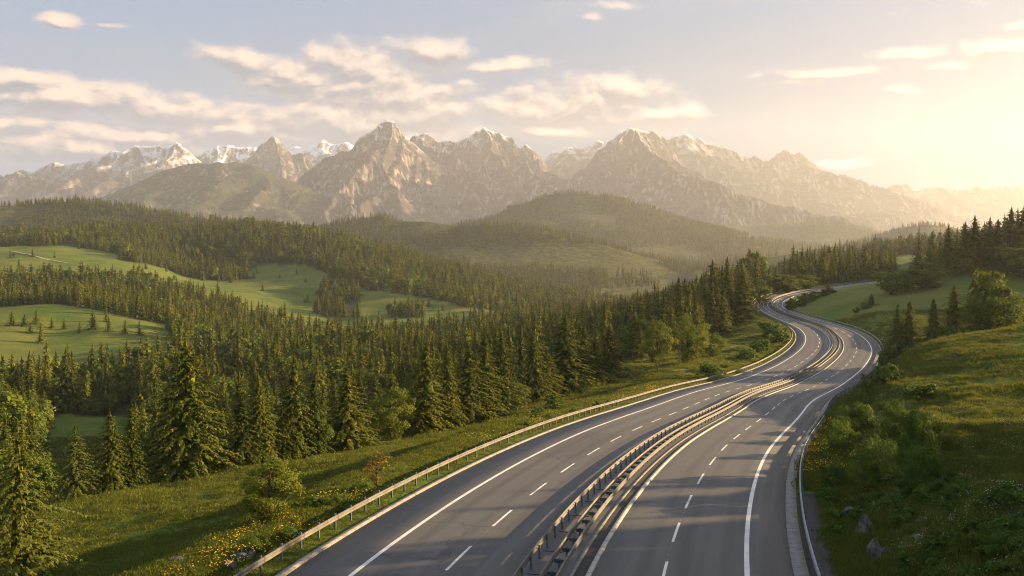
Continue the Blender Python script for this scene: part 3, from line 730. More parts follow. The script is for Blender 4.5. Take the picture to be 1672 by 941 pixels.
def broadleaf(seed, h, R, nleaf, leaf, mat, stem=.18, clusters=60, ell=(1, 1, .8), multi=1, open_=.25, rag=0.0):
    g = np.random.default_rng(seed); parts = []; ends = []
    zc = h * (stem + (1 - stem) * .5); rz = h * (1 - stem) * .52
    # limbs reach cluster centres spread through an uneven crown
    C = []
    for i in range(clusters):
        d = g.normal(0, 1, 3); d /= np.linalg.norm(d); r = g.uniform(.25, 1) ** .45
        lump = 1 + g.uniform(-.4, 1) * rag + .22 * math.sin(3 * math.atan2(d[1], d[0]) + seed) + .16 * math.sin(5 * d[2] + seed * 2)
        c = np.array([d[0] * R * r * lump, d[1] * R * r * lump, zc + d[2] * rz * r * (1 + g.normal(0, .08))])
        low = (c[2] - h * stem) / h
        if low < .25: c[:2] *= .65 + 1.3 * max(low, 0)
        C.append(c)
    C = np.array(C)
    stems = [np.array([g.normal(0, .08) * R * (multi > 1) * 4, g.normal(0, .08) * R * (multi > 1) * 4, 0]) for _ in range(multi)]
    for b0 in stems:
        top = np.array([b0[0] * 1.5 + g.normal(0, .05) * R, b0[1] * 1.5 + g.normal(0, .05) * R, h * .82])
        pts = [b0 + (top - b0) * t + np.array([g.normal(0, .02) * R, g.normal(0, .02) * R, 0]) * (t > 0) for t in np.linspace(-.03, 1, 6)]
        parts.append(tube(pts, np.linspace(.022, .004, 6) * h / (1 + .5 * (multi - 1)), 6))
    for c in C[::2]:
        b0 = stems[g.integers(len(stems))]; z0 = max(h * stem * .7, c[2] - h * .28); z0 = min(z0, h * .75); a = b0 + np.array([0, 0, z0 - b0[2]])
        mid = (a + c) / 2 + np.array([0, 0, -.03 * h]); parts.append(tube([a, mid, c], [.007 * h, .004 * h, .0015 * h], 4))
    per = nleaf // clusters; P = []
    for c in C:
        sz = R * g.uniform(.14, .3); q = g.normal(0, 1, (per, 3)); q /= np.linalg.norm(q, axis=1)[:, None]
        P.append(c + q * sz * g.uniform(.3, 1, (per, 1)) ** .5 * np.array([1.15, 1.15, .8]))
    P = np.vstack(P); m = len(P)
    Nn = nrm(nrm(P - np.array([0, 0, zc])) + g.normal(0, .5, (m, 3)) + np.array([0, 0, .3]))
    D = nrm(np.cross(Nn, g.normal(0, 1, (m, 3)))); U = np.cross(Nn, D)
    l = leaf * g.uniform(.6, 1.35, m)
    V, Fq = kites(P, D, U, l, l * g.uniform(.6, .85, m), .1)
    tv, tf = join(parts)
    return mesh_np('trunk', tv, tf, M['bark'], True), mesh_np('crown', V, Fq, mat)

def normalise(pair):
    tr, cr = pair
    v = np.empty(len(cr.vertices) * 3, np.float32); cr.vertices.foreach_get('co', v); v = v.reshape(-1, 3)
    hz = v[:, 2].max(); r = np.percentile(np.hypot(v[:, 0], v[:, 1]), 97) * 2
    for me in pair:
        v = np.empty(len(me.vertices) * 3, np.float32); me.vertices.foreach_get('co', v); v = v.reshape(-1, 3)
        me.vertices.foreach_set('co', (v / np.array([r, r, hz], np.float32)).ravel()); me.update()
    return pair
SPR, BRD, BSH = M['spruce'], M['broad'], M['bushl']
PROTO = {
    'spruce0': [normalise(conifer(s, 15, 3.5, 40, 12, 18, .52, SPR, power=p, ragged=r)) for s, p, r in ((1, .72, .22), (2, .80, .25), (3, .66, .3), (4, .85, .2))],
    'big': [normalise(conifer(9, 16, 5.2, 44, 13, 30, .58, SPR, power=.62, ragged=.22, bare=.02, up=.22, droop=.40))],
    'spruce1': [normalise(conifer(10 + s, 17, 3.3, 26, 10, 8, .95, SPR, power=.66 + .07 * s, ragged=.28)) for s in range(4)],
    'spruce2': [normalise(conifer(20 + s, 17, 3.1, 15, 7, 3, 1.9, SPR, power=.75 + .08 * s, ragged=.25, gaps=.05)) for s in range(4)],
    'spruce3': [normalise(conifer(30 + s, 17, 3.0, 10, 6, 2, 2.9, SPR, power=.8 + .08 * s, ragged=.22, gaps=.0)) for s in range(3)],
    'broad0': [normalise(broadleaf(40 + s, 9, 3.2, 11000, .24, BRD, .06 + .03 * s, 80, rag=.35)) for s in range(3)],
    'broad1': [normalise(broadleaf(50 + s, 10, 3.8, 3200, .55, BRD, .04, 56)) for s in range(4)],
    'broad2': [normalise(broadleaf(60 + s, 11, 4.2, 520, 1.5, BRD, .10, 22)) for s in range(3)],
    'airy0': [normalise(broadleaf(70 + s, 10, 3.0, 6500, .34, BRD, .06, 80, open_=.5)) for s in range(2)],
    'bush0': [normalise(broadleaf(80 + s, 3, 2.2, 7000, .15, BSH, .0, 44, multi=6, rag=.5)) for s in range(3)],
    'bush1': [normalise(broadleaf(90 + s, 3, 2.2, 1500, .42, BSH, .0, 34, multi=4)) for s in range(3)],
    'larch': [normalise(conifer(75 + s, 12, 3.4, 34, 11, 18, .42, M['larch'], power=.66, ragged=.28, gaps=.10, up=.16, droop=.36, core=.22)) for s in range(2)],
    'golden0': [normalise(broadleaf(98, 5, 1.3, 900, .20, M['golden'], .15, 40))],
    'gspruce': [normalise(conifer(5, 10, 2.3, 22, 8, 7, .7, M['golden'], power=.8, ragged=.3, gaps=.25))],
}
cnt = 0
def plant(kind, x, y, z, h, w, label, group=None, name=None, cat=None, lodk=None):
    global cnt
    P = PROTO[lodk or kind]; tr, cr = P[cnt % len(P)]; cnt += 1
    if lodk == 'larch': name = 'larch_tree'
    nm, ct = {'s': ('spruce_tree', 'tree'), 'b': ('broadleaf_tree', 'tree'), 'u': ('bush', 'bush')}[kind[0]]
    o = bpy.data.objects.new(name or nm, None); o.empty_display_size = .5
    COL.objects.link(o); o.location = (x, y, z - .15); o.rotation_euler = (0, 0, rng.uniform(0, 6.283)); o.scale = (w, w, h)
    tag(o, label, cat or ct, group)
    for n2, me in (('trunk', tr), ('crown', cr)):
        c = bpy.data.objects.new(n2, me); c.parent = o; COL.objects.link(c)
    return o
# trees one can pick out in the photograph: px, base py, top py, width px, kind, model, label
T = """
34|962|680|165|s|larch|light golden green tree in the lower left corner of the picture
122|812|690|92|s|larch|light yellow green tree just right of the corner tree
183|798|668|56|s|spruce0|slender spruce left of the tallest spruce, with lit tip
216|792|655|40|s|spruce0|thin dark spruce squeezed against the left flank of the big spruce
305|774|553|142|s|big|huge broad spruce, tallest on the left meadow edge
398|757|642|62|s|spruce0|spruce with golden side just right of the huge spruce
427|757|608|56|s|spruce0|tall golden topped spruce behind the young roadside tree
461|744|660|42|s|spruce0|short spruce between the young roadside tree and a taller pair
479|747|578|64|s|spruce0|tall narrow spruce with glowing top, left of a thin pair
513|744|608|46|s|spruce0|narrow spruce right beside the tall one with glowing top
516|745|672|52|b|broad0|small round leafy tree in front of the narrow spruces
567|728|597|78|s|spruce0|full golden spruce standing alone in front of the dark wood
638|714|630|78|b|broad0|dark dome shaped leafy tree by the solitary golden spruce
694|700|555|66|s|spruce0|tall spruce behind the small orange spruce
688|700|598|40|g|gspruce|small orange tinted spruce at the meadow edge
733|694|558|46|s|spruce0|narrow dark spruce between the orange one and a broad lit one
765|687|563|80|s|spruce0|broad spruce with lit crown, mid way along the meadow edge
793|676|540|54|s|spruce0|slim spruce behind the broad lit one
818|671|541|60|s|spruce0|tall lit spruce with a small green tree at its foot
846|664|620|40|b|broad0|small bright green tree at the foot of the tall lit spruce
872|658|540|52|s|spruce0|dark spruce at the left of the close cluster by the road
893|652|572|50|s|spruce0|shorter dark spruce in front of the close cluster by the road
922|644|513|80|s|spruce0|broadest golden lit spruce of the close cluster by the road
950|638|530|52|s|spruce0|golden spruce in the middle of the close cluster by the road
972|634|548|50|s|spruce0|dark spruce in the right half of the close cluster by the road
993|630|528|56|s|spruce0|dark spruce at the right end of the close cluster by the road
1074|606|520|54|b|broad0|leafy tree at the left of the trio on the verge above the bend
1122|595|510|66|b|broad0|largest leafy tree of the trio on the verge above the bend
1164|584|541|46|b|broad0|low round leafy tree at the right of the trio on the verge
1100|545|462|44|s|spruce1|spruce at the left of the row behind the verge trio
1128|540|455|48|s|spruce1|second spruce in the row behind the verge trio
1154|538|458|54|s|spruce1|broad spruce behind the low round verge tree
1183|532|445|54|s|spruce1|tall spruce next to the tallest one at the far bend
1212|526|436|58|s|spruce1|tallest spruce at the outside of the far bend
1240|498|455|34|b|broad1|small dark leafy tree at the tip of the far bend
1262|480|446|40|b|broad1|leafy tree first in the row beyond the far bend
1284|478|447|46|b|broad1|round sunlit leafy tree beyond the far bend
1316|472|447|38|b|broad1|pale green leafy tree beside the far stretch of road
1291|470|430|24|s|spruce1|lone thin spruce above the round sunlit trees
1433|461|441|24|b|broad1|small yellow green tree at the end of the visible road
1455|482|442|46|b|broad1|leafy tree where the road disappears
1480|478|440|40|b|broad1|leafy tree between the road end and the hillside wood
1505|472|425|66|b|broad1|wide leafy tree under the first hillside spruces
1463|552|494|38|s|spruce0|left one of a dark spruce pair in the hollow
1482|556|489|46|s|spruce0|right one of a dark spruce pair in the hollow
1525|552|485|42|s|spruce0|dark spruce between the pair and the taller two in the hollow
1556|548|463|48|s|spruce0|tall dark spruce in the hollow
1590|545|452|54|s|spruce0|tallest dark spruce in the hollow
1632|548|463|82|b|broad0|bright leafy tree standing in the hollow at the right
1613|500|436|58|b|broad1|leafy tree behind the bright one in the hollow
1662|540|474|60|b|broad1|dark leafy tree at the right edge, in the hollow
1585|436|411|28|b|broad1|small round tree at the foot of the hillside wood
1640|440|400|56|b|broad1|leafy tree under the right end of the hillside wood
1664|452|402|60|b|broad1|leafy tree at the right edge under the hillside wood
1500|440|388|30|s|spruce1|leftmost and shortest spruce of the hillside wood
1522|446|376|44|s|spruce1|second spruce from the left of the hillside wood
1546|448|367|42|s|spruce1|slim pointed spruce of the hillside wood, third from the left
1572|446|361|46|s|spruce1|spruce of the hillside wood just before its tall crown
1592|440|350|50|s|spruce1|tall pointed spruce in the middle of the hillside wood
1614|430|353|42|s|spruce1|narrow spruce right of the tall middle one in the hillside wood
1630|428|356|40|s|spruce1|lower spruce in a dip of the hillside wood
1649|420|337|46|s|spruce1|tall spruce second from the right edge of the hillside wood
1668|416|332|48|s|spruce1|tallest spruce at the right edge of the hillside wood
440|852|737|92|b|broad0|young leafy tree with a bright top beside the left guardrail
616|800|728|46|g|golden0|thin golden sapling behind the left guardrail
1352|480|462|18|s|spruce1|tiny spruce standing on the sunlit meadow inside the bend
"""
SPOTS = []
for ln in T.strip().split('\n'):
    px, by, ty, wp, k, model, lab = ln.split('|'); px, by, ty, wp = map(float, (px, by, ty, wp))
    x, y, z = hit(px, by)
    if px < 1000 and px not in (440, 616):           # the trees along the edge of the left meadow
        x, y, _ = unproj(px, by, np.interp(px, (34, 100, 183, 310, 400, 500, 567, 640, 700, 800, 900, 985), (57, 97, 101, 109, 113, 119, 125, 133, 139, 153, 179, 197))); z = gz1(x, y)
    if 'hollow' in lab: x, y, _ = unproj(px, by, 205 + 14 * math.sin(px)); z = gz1(x, y)
    zt = unproj(px, ty, y)[2]
    h = zt - z; w = wp / F * y * (1.5 if model[:7] == 'spruce0' else 1.25 if model[:6] == 'spruce' else 1.12)
    name = None
    if k == 'g': k, name = ('s', None) if model == 'gspruce' else ('b', 'sapling')
    plant(k + '_', x, y, z, h, w, lab, lodk=model, name=name)
    SPOTS.append((x, y, w))
SPOTS = np.array(SPOTS)

# small trees in the clearings
small = """
40|533|512|22 60|530|503|20 85|536|518|14 105|538|517|12 50|545|527|18 152|538|505|22 178|542|515|18 205|546|520|16 228|548|522|16 130|544|524|14 20|532|508|20
238|440|424|10 290|446|432|14 300|446|430|12 332|458|442|14 376|462|450|12 420|446|432|12 350|452|444|10 415|455|440|10 700|500|484|11 683|500|488|12 672|502|490|10 775|512|494|13 545|440|424|12 262|437|428|9""".split()
for s_ in small:
    px, by, ty, wp = map(float, s_.split('|')); x, y, z = hit(px, by, 300, 1600)
    far = px > 232
    plant('s_', x, y, z, unproj(px, ty, y)[2] - z, wp / F * y, 'small spruce scattered on the shaded far meadow' if far else 'small spruce in the row across the bright green mound', 'scattered spruces on the far meadow' if far else 'spruces across the green mound', lodk='spruce2')

# hanging hedge and valley broadleaf trees
for px, by, ty, wp in ((715, 492, 474, 22), (732, 496, 476, 20), (748, 500, 480, 20), (765, 504, 482, 20), (790, 510, 488, 24), (812, 514, 492, 22)):
    x, y, z = hit(px, by, 500, 1400)
    plant('b_', x, y, z, unproj(px, ty, y)[2] - z, wp / F * y, 'sunlit leafy tree in the line below the long wooded ridge', 'leafy trees below the long ridge', lodk='broad2')

# the wood itself: one tree per cell of a jittered grid
def scatter(d0, d1, cell, azmax):
    xs = np.arange(-d1 * 1.0, d1 * 1.0, cell); ys = np.arange(20, d1, cell)
    X, Y = np.meshgrid(xs, ys); X = X.ravel() + rng.uniform(-.42, .42, X.size) * cell; Y = Y.ravel() + rng.uniform(-.42, .42, Y.size) * cell
    r = np.hypot(X, Y); az = np.degrees(np.arctan2(X, Y)); k = (r >= d0) & (r < d1) & (az > -azmax) & (az < (72 if d1 < 500 else azmax + 6))
    X, Y = X[k], Y[k]; k = forest(X, Y) | ((rng.random(len(X)) < .035) & (np.hypot(X, Y) > 380) & (X / Y < .05) & (fbm(X / 70, Y / 70, 3, 55) > .02))
    return X[k], Y[k]
fx, fy, fc = [], [], []
for d0, d1, cell, am in ((80, 450, 5.5, 38), (450, 900, 7.0, 35), (900, 1500, 8.0, 33), (1500, 1950, 9.5, 33)):
    a, b = scatter(d0, d1, cell, am); fx.append(a); fy.append(b)
fx = np.concatenate(fx); fy = np.concatenate(fy); fz = ground_z(fx, fy)
fr = np.hypot(fx, fy)
off, _, hw, _ = road_near(fx, fy); k = np.abs(off) > hw + 6
k &= ~((fx / fy > .74) & (fbm(fx / 16, fy / 16, 2, 301) < -.45))     # few gaps in the unseen right-hand wood added for its shade
k &= ~((fx / fy < .28) & (fr > 210) & (fbm(fx / 30, fy / 30, 3, 404) < -.26))     # glades
for sx_, sy_, sw_ in SPOTS: k &= np.hypot(fx - sx_, fy - sy_) > max(1.8, sw_ * .32)
fx, fy, fz = fx[k], fy[k], fz[k]; fr = np.hypot(fx, fy)
isb = (rng.random(len(fx)) < np.clip(.20 + .42 * fbm(fx / 60, fy / 60, 3, 123), .02, .5) * np.where((fx > 60) | (fr < 0), .12, 1))
fh = rng.normal(16, 3.6, len(fx)).clip(7, 26); fh[~forest(fx, fy)] *= .6; fh[isb] *= rng.uniform(.6, .85, isb.sum())
hs = (fx > 40) & (fr < 460); fh[hs & (fr > 260)] *= 1.08; fh[(fx / fy > .285) & (fx / fy < .45) & (fr > 400) & (fr < 640)] *= .80; fh[(fx / fy > .44) & (fr > 330) & (fr < 520)] *= .80
front = (fr < 260) & (fx < 40); fh[front] *= np.clip((fr[front] - 90) / 150 * .45 + .5, .5, .95)
fw = fh * rng.uniform(.42, .60, len(fx)) * np.where(fx > 60, 1.12, 1); fw[isb] = fh[isb] * rng.uniform(.7, .95, isb.sum())
pxs = CX + F * fx / fy
seen = (pxs > -25) & (pxs < 1697) & (fy > 0)
# first rows: trees of their own
order = np.argsort(fr + (~seen) * 1e5)
nb = 0; nc = 0; mass = np.ones(len(fx), bool)
for i in order:
    if not seen[i]: break
    if isb[i]:
        if nb >= 90: continue
        nb += 1
    else:
        if nc >= 190: continue
        nc += 1
    mass[i] = False
    q = fr[i]
    if fx[i] > 40: lab, grp = ('%s in the dense wood on the right hand hillside' % ('leafy tree' if isb[i] else 'dark spruce'), 'trees of the right hillside wood') if pxs[i] > 1488 else ('%s in the row behind the far stretch of road' % ('leafy tree' if isb[i] else 'spruce'), 'trees behind the far road')
    else: lab, grp = '%s packed in the shaded wood behind the meadow edge' % ('leafy tree' if isb[i] else 'dark spruce'), 'trees of the valley wood'
    plant('b_' if isb[i] else 's_', fx[i], fy[i], fz[i], fh[i], fw[i], lab, grp, lodk=('broad1' if isb[i] else 'spruce1'))

# the rest of the wood and the far hills: one object per kind, instanced
def instancer(name, pts, protos, idx, scl, rot, label, cat):
    me = bpy.data.meshes.new(name); me.vertices.add(len(pts)); me.vertices.foreach_set('co', np.asarray(pts, np.float32).ravel())
    a = me.attributes.new('pick', 'INT', 'POINT'); a.data.foreach_set('value', np.asarray(idx, np.int32))
    a = me.attributes.new('size', 'FLOAT_VECTOR', 'POINT'); a.data.foreach_set('vector', np.asarray(scl, np.float32).ravel())
    a = me.attributes.new('turn', 'FLOAT_VECTOR', 'POINT'); a.data.foreach_set('vector', np.asarray(rot, np.float32).ravel())
    o = link(name, me, kind='stuff', label=label, cat=cat)
    src = bpy.data.collections.new(name + '_models')
    for i, ms_ in enumerate(protos):
        src.objects.link(bpy.data.objects.new('%s_model_%02d' % (name, i), ms_))
    ng = bpy.data.node_groups.new(name, 'GeometryNodeTree')
    ng.interface.new_socket('Geometry', in_out='INPUT', socket_type='NodeSocketGeometry'); ng.interface.new_socket('Geometry', in_out='OUTPUT', socket_type='NodeSocketGeometry')
    N = ng.nodes; Lk = ng.links
    gi = N.new('NodeGroupInput'); go = N.new('NodeGroupOutput'); ci = N.new('GeometryNodeCollectionInfo'); ci.inputs['Collection'].default_value = src
    ci.inputs['Separate Children'].default_value = True; ci.inputs['Reset Children'].default_value = True
    ip = N.new('GeometryNodeInstanceOnPoints'); ip.inputs['Pick Instance'].default_value = True
    def na(n, ty):
        q = N.new('GeometryNodeInputNamedAttribute'); q.data_type = ty; q.inputs['Name'].default_value = n; return q.outputs['Attribute']
    Lk.new(gi.outputs[0], ip.inputs['Points']); Lk.new(ci.outputs[0], ip.inputs['Instance'])
    Lk.new(na('pick', 'INT'), ip.inputs['Instance Index']); Lk.new(na('size', 'FLOAT_VECTOR'), ip.inputs['Scale'])
    er = N.new('FunctionNodeEulerToRotation'); Lk.new(na('turn', 'FLOAT_VECTOR'), er.inputs[0]); Lk.new(er.outputs[0], ip.inputs['Rotation'])
    Lk.new(ip.outputs[0], go.inputs[0])
    md_ = o.modifiers.new('scatter', 'NODES'); md_.node_group = ng
    return o
def merged(pair):
    out = []
    for me in pair:
        v = np.empty(len(me.vertices) * 3, np.float32); me.vertices.foreach_get('co', v)
        f = np.empty(len(me.loops), np.int32); me.loops.foreach_get('vertex_index', f); out.append((v.reshape(-1, 3), f.reshape(-1, 4)))
    V, Fq = join(out); mi = np.r_[np.zeros(len(out[0][1])), np.ones(len(out[1][1]))]
    return mesh_np('tree', V, Fq, mats=[pair[0].materials[0], pair[1].materials[0]], midx=mi)
S1m = [merged(p) for p in PROTO['spruce1']]; S2m = [merged(p) for p in PROTO['spruce2']]; S3m = [p[1] for p in PROTO['spruce3']]
B1m = [merged(p) for p in PROTO['broad1']]; B2m = [p[1] for p in PROTO['broad2']]
hx, hy, hz = [], [], []
for X, Y, Z, b in HILLS:
    d = Y.mean(); ar = np.abs(np.gradient(X, axis=0) * np.gradient(Y, axis=1)); cell = 10.5 + d * .0016
    n = ar / cell ** 2 * (fbm(X / 260, Y / 260, 3, 200) < .22) * (Z > b + 3)
    k = np.floor(n + rng.random(n.shape)).astype(int); k = np.minimum(k, 4)
    i, j = np.nonzero(k); rep = k[i, j]; i = np.repeat(i, rep); j = np.repeat(j, rep)
    u = rng.random(len(i)); v = rng.random(len(i)); i2 = np.minimum(i + 1, X.shape[0] - 1); j2 = np.minimum(j + 1, X.shape[1] - 1)
    bl = lambda Q: Q[i, j] * (1 - u) * (1 - v) + Q[i2, j] * u * (1 - v) + Q[i, j2] * (1 - u) * v + Q[i2, j2] * u * v
    x, y, z = bl(X), bl(Y), bl(Z); px = CX + F * x / y; q = (px > -60) & (px < 1740)
    hx.append(x[q]); hy.append(y[q]); hz.append(z[q])
hx, hy, hz = map(np.concatenate, (hx, hy, hz)); print('hill trees', len(hx), 'wood', len(fx), 'singles', (~mass).sum())
mi = np.where(mass & ~isb)[0]; mb = np.where(mass & isb)[0]
def lod(r, n1, n2, n3): return np.where(r < 420, rng.integers(0, n1, len(r)), np.where(r < 950, n1 + rng.integers(0, n2, len(r)), n1 + n2 + rng.integers(0, n3, len(r))))
X = np.r_[fx[mi], hx]; Y = np.r_[fy[mi], hy]; Z = np.r_[fz[mi], hz]; H = np.r_[fh[mi], rng.normal(17, 3, len(hx)).clip(9, 25)]; Wd = np.r_[fw[mi], rng.uniform(7, 10, len(hx))]
r = np.hypot(X, Y)
rot = np.stack([rng.normal(0, .03, len(X)), rng.normal(0, .03, len(X)), rng.uniform(0, 6.283, len(X))], 1)
instancer('conifer_forest', np.stack([X, Y, Z - .2], 1), S1m + S2m + S3m, lod(r, 4, 4, 3), np.stack([Wd, Wd, H], 1), rot, 'dense spruce forest covering the valley and the hills behind', 'forest')
rot = np.stack([np.zeros(len(mb)), np.zeros(len(mb)), rng.uniform(0, 6.283, len(mb))], 1)
rb = fr[mb]; ib = np.where(rb < 420, rng.integers(0, 4, len(mb)), 4 + rng.integers(0, 3, len(mb)))
instancer('broadleaf_forest', np.stack([fx[mb], fy[mb], fz[mb] - .2], 1), B1m + B2m, ib, np.stack([fw[mb], fw[mb], fh[mb]], 1), rot, 'leafy trees mixed through the spruce forest of the valley', 'forest')
# ------------------------------------------------------------------ shrubs, stones, grass, flowers
B = """
1432|800|684|118|bush0|biggest dark shrub on the bank above the right guardrail
1376|742|662|70|bush0|shrub on the bank edge beside the tan end panel
1403|716|640|66|bush0|shrub with yellowish flowers on the bank, behind the edge shrub
1497|748|640|92|bush0|tall loose shrub at the upper end of the bank thicket
1462|712|634|70|bush0|round shrub at the back of the bank thicket
1507|800|700|96|bush0|wide shrub at the uphill side of the biggest dark shrub
1360|800|742|60|bush0|low shrub between the right guardrail and the biggest one
1556|822|776|64|bush0|small grey green shrub alone on the grassy slope
1640|915|846|100|bush0|leafy shrub in the lower right corner of the picture
1600|941|905|70|bush0|low leafy shrub below the corner one
1547|566|527|50|bush1|pale round shrub in front of the hollow spruces
1578|558|530|42|bush1|second pale round shrub in front of the hollow spruces
1458|590|556|44|bush1|shrub at the near end of the hollow
1482|578|552|38|bush1|shrub in front of the dark spruce pair
1428|640|606|46|bush1|shrub beside the outer guardrail before the bend
1452|628|590|48|bush1|shrub on the bank above the bend guardrail
1500|655|622|56|bush1|isolated low shrub on the slope above the bank thicket
1292|508|486|26|bush1|sunlit hedge shrub nearest the second bend
1305|501|482|26|bush1|sunlit hedge shrub second from the second bend
1318|495|478|24|bush1|sunlit hedge shrub in the middle of the roadside hedge
1331|489|474|22|bush1|sunlit hedge shrub fourth from the second bend
1345|484|471|20|bush1|smaller sunlit shrub near the end of the roadside hedge
1358|480|470|16|bush1|last small shrub of the roadside hedge
1268|552|528|28|bush1|shrub on the steep bank inside the left bend, by the rail
1270|560|535|36|bush1|shrub on the steep bank, beside the leafy trio
1254|550|522|34|bush1|shrub high on the bank under the tallest bend spruce
1240|575|550|38|bush1|shrub at the foot of the bank inside the left bend
1218|588|566|42|bush1|low wide shrub on the verge above the left guardrail
1160|612|592|44|bush1|grey green shrub on the verge by the left guardrail
905|668|646|44|bush1|dark low shrub on the verge in front of the spruce cluster
548|826|796|56|bush0|dark scrubby bush behind the left guardrail, by the sapling
590|806|776|44|bush0|bush at the left foot of the golden sapling
470|884|850|62|bush0|low bush at the foot of the young roadside tree
415|902|862|52|bush0|scrub growing over the dark crag on the left verge
1412|506|494|18|bush1|little dark bush on the sunlit meadow
1422|500|478|26|spruce1|little spruce on the sunlit meadow left of the road end trees
1398|512|500|12|bush1|tiny bush on the sunlit meadow
"""
for ln in B.strip().split('\n'):
    px, by, ty, wp, model, lab = ln.split('|'); px, by, ty, wp = map(float, (px, by, ty, wp))
    x, y, z = hit(px, by, 25, 600)
    if 'hollow' in lab or 'dark spruce pair' in lab: x, y, _ = unproj(px, by, 190); z = gz1(x, y)
    h = (unproj(px, ty, y)[2] - z); w = wp / F * y
    if model == 'bush0': h *= .82
    plant('s_' if model[0] == 's' else 'u_', x, y, z, max(h, .4), w, lab, lodk=model)

def stone(seed, sub=4):
    import bmesh
    bm = bmesh.new(); bmesh.ops.create_icosphere(bm, subdivisions=sub, radius=1)
    v = np.array([p.co[:] for p in bm.verts]); s = seed * 13.7
    d = .48 * (ridged(v[:, 0] * 1.3 + s + v[:, 2], v[:, 1] * 1.3 - s, 4, seed) - .4) + .30 * fbm(v[:, 0] * 4 + s, v[:, 2] * 4 + v[:, 1] * 3, 4, seed + 1)
    v = v * (1 + d)[:, None]
    ax = nrm(np.random.default_rng(seed).normal(0, 1, (16, 3)))
    for a in ax:                                     # split faces
        q = v @ a; c = .60; v = v - np.clip(q - c, 0, None)[:, None] * a * .9
    for p, q in zip(bm.verts, v): p.co = q
    me = bpy.data.meshes.new('boulder'); bm.to_mesh(me); bm.free(); me.materials.append(M['rock']); return me
ST = [stone(s) for s in range(1, 6)]
Rk = """
1560|584|568|24|boulder lying on the grassy slope below the hollow
1463|832|806|26|small pale stone in the grass beside the bank crag
1517|941|912|52|stone in the grass at the bottom edge of the slope
1386|846|776|46|upper piece of the rocky crag on the bank
1408|882|800|44|middle piece of the rocky crag on the bank
1434|912|836|46|lower piece of the rocky crag on the bank
1372|800|768|22|small rock showing at the top of the bank crag
1446|905|872|30|rock half buried in grass under the bank crag
292|916|890|36|rounded grey stone on the near left meadow
405|912|872|58|dark crag beside the young roadside tree
376|930|895|48|dark rock in front of the roadside crag, by the yellow flowers
"""
for i, ln in enumerate(Rk.strip().split('\n')):
    px, by, ty, wp, lab = ln.split('|'); px, by, ty, wp = map(float, (px, by, ty, wp))
    x, y, z = hit(px, by, 25, 400); w = wp / F * y; h = (by - ty) / F * y
    o = link('boulder', ST[i % 5], label=lab, cat='rock'); o.location = (x, y, z - h * .05); o.scale = (w * .42, w * .46, h * .5); o.rotation_euler = (.2 * (i % 3), .15, i * 1.9)

def tuft(seed, n, hgt, spread, mat, wid=.02, lean=.5):
    g = np.random.default_rng(seed); P = np.stack([g.normal(0, spread, n), g.normal(0, spread, n), np.full(n, -.03)], 1)
    a = g.uniform(0, 6.283, n); D = nrm(np.stack([np.cos(a) * lean * g.uniform(.1, 1, n), np.sin(a) * lean * g.uniform(.1, 1, n), np.ones(n)], 1))
    U = np.stack([-np.sin(a + 1), np.cos(a + 1), a * 0], 1); l = hgt * g.uniform(.5, 1.2, n)
    V, Fq = kites(P, D, U, l, wid * g.uniform(.7, 1.4, n), .18)
    return V, Fq
def tuft_mesh(seed, n, hgt, spread, mat, wid=.02): return mesh_np('tuft', *tuft(seed, n, hgt, spread, mat, wid), mat)
TF = [tuft_mesh(s, 46, .42, .24, M['grass'], .034) for s in range(4)]
def flower(seed, n, hgt, spread, head, sz):
    g = np.random.default_rng(seed); V, Fq = tuft(seed, n * 2, hgt * .8, spread, None, .02, .3); P = np.stack([g.normal(0, spread, n), g.normal(0, spread, n), hgt * g.uniform(.75, 1.15, n)], 1)
    q = []
    for k in range(3):
        a = g.uniform(0, 6.283, n); D = np.stack([np.cos(a), np.sin(a), g.uniform(-.2, .5, n)], 1); U = np.stack([-np.sin(a), np.cos(a), g.uniform(-.3, .3, n)], 1)
        q.append(kites(P - D * sz * .5, D, U, np.full(n, sz), np.full(n, sz * .8)))
    V2, F2 = join(q); VV, FF = join([(V, Fq), (V2, F2)])
    return mesh_np('flowers', VV, FF, mats=[M['grass'], head], midx=np.r_[np.zeros(len(Fq)), np.ones(len(F2))])
FY = [flower(20 + s, 7, .5, .22, M['flower'], .085) for s in range(3)]
FW = [flower(30 + s, 4, .55, .2, M['white_fl'], .05) for s in range(2)]
def cover(n, r0, r1, azl, azr, seed):
    g = np.random.default_rng(seed); u = g.random(n); r = (r0 ** .3 + u * (r1 ** .3 - r0 ** .3)) ** (1 / .3); a = np.radians(g.uniform(azl, azr, n))
    x = r * np.sin(a); y = r * np.cos(a); o, rz, hw, ss = road_near(x, y); e = np.abs(o) - hw
    k = ((o < 0) & (e > .45)) | ((o > 0) & (e > np.where(ss < S0 + 29, 2.25, 1.0)))
    return x[k], y[k], o[k], e[k], ss[k]
x, y, o_, e_, s_ = cover(190000, 24, 330, -36, 37, 5)
pat = fbm(x / 5, y / 5, 3, 44); fo_ = forest(x, y)
k = (~fo_ | (np.hypot(x, y) < 130)) & (rng.random(len(x)) < .85 + pat * .6)
x, y, o_, e_, pat = x[k], y[k], o_[k], e_[k], pat[k]; z = ground_z(x, y); r = np.hypot(x, y)
sc = (.58 + .0055 * r) * (1 + .5 * pat) * rng.uniform(.6, 1.35, len(x)); verge = (o_ < 0) & (e_ < 1.9); sc = np.where(verge, sc * .45, sc)
hh = sc * np.where((o_ > 0) & (r < 110), 1.0, .6)
rot = np.stack([rng.normal(0, .12, len(x)), rng.normal(0, .12, len(x)), rng.uniform(0, 6.283, len(x))], 1)
instancer('grass', np.stack([x, y, z], 1), TF, rng.integers(0, 4, len(x)), np.stack([sc, sc, hh], 1), rot, 'rough meadow grass on both sides of the road', 'grass')
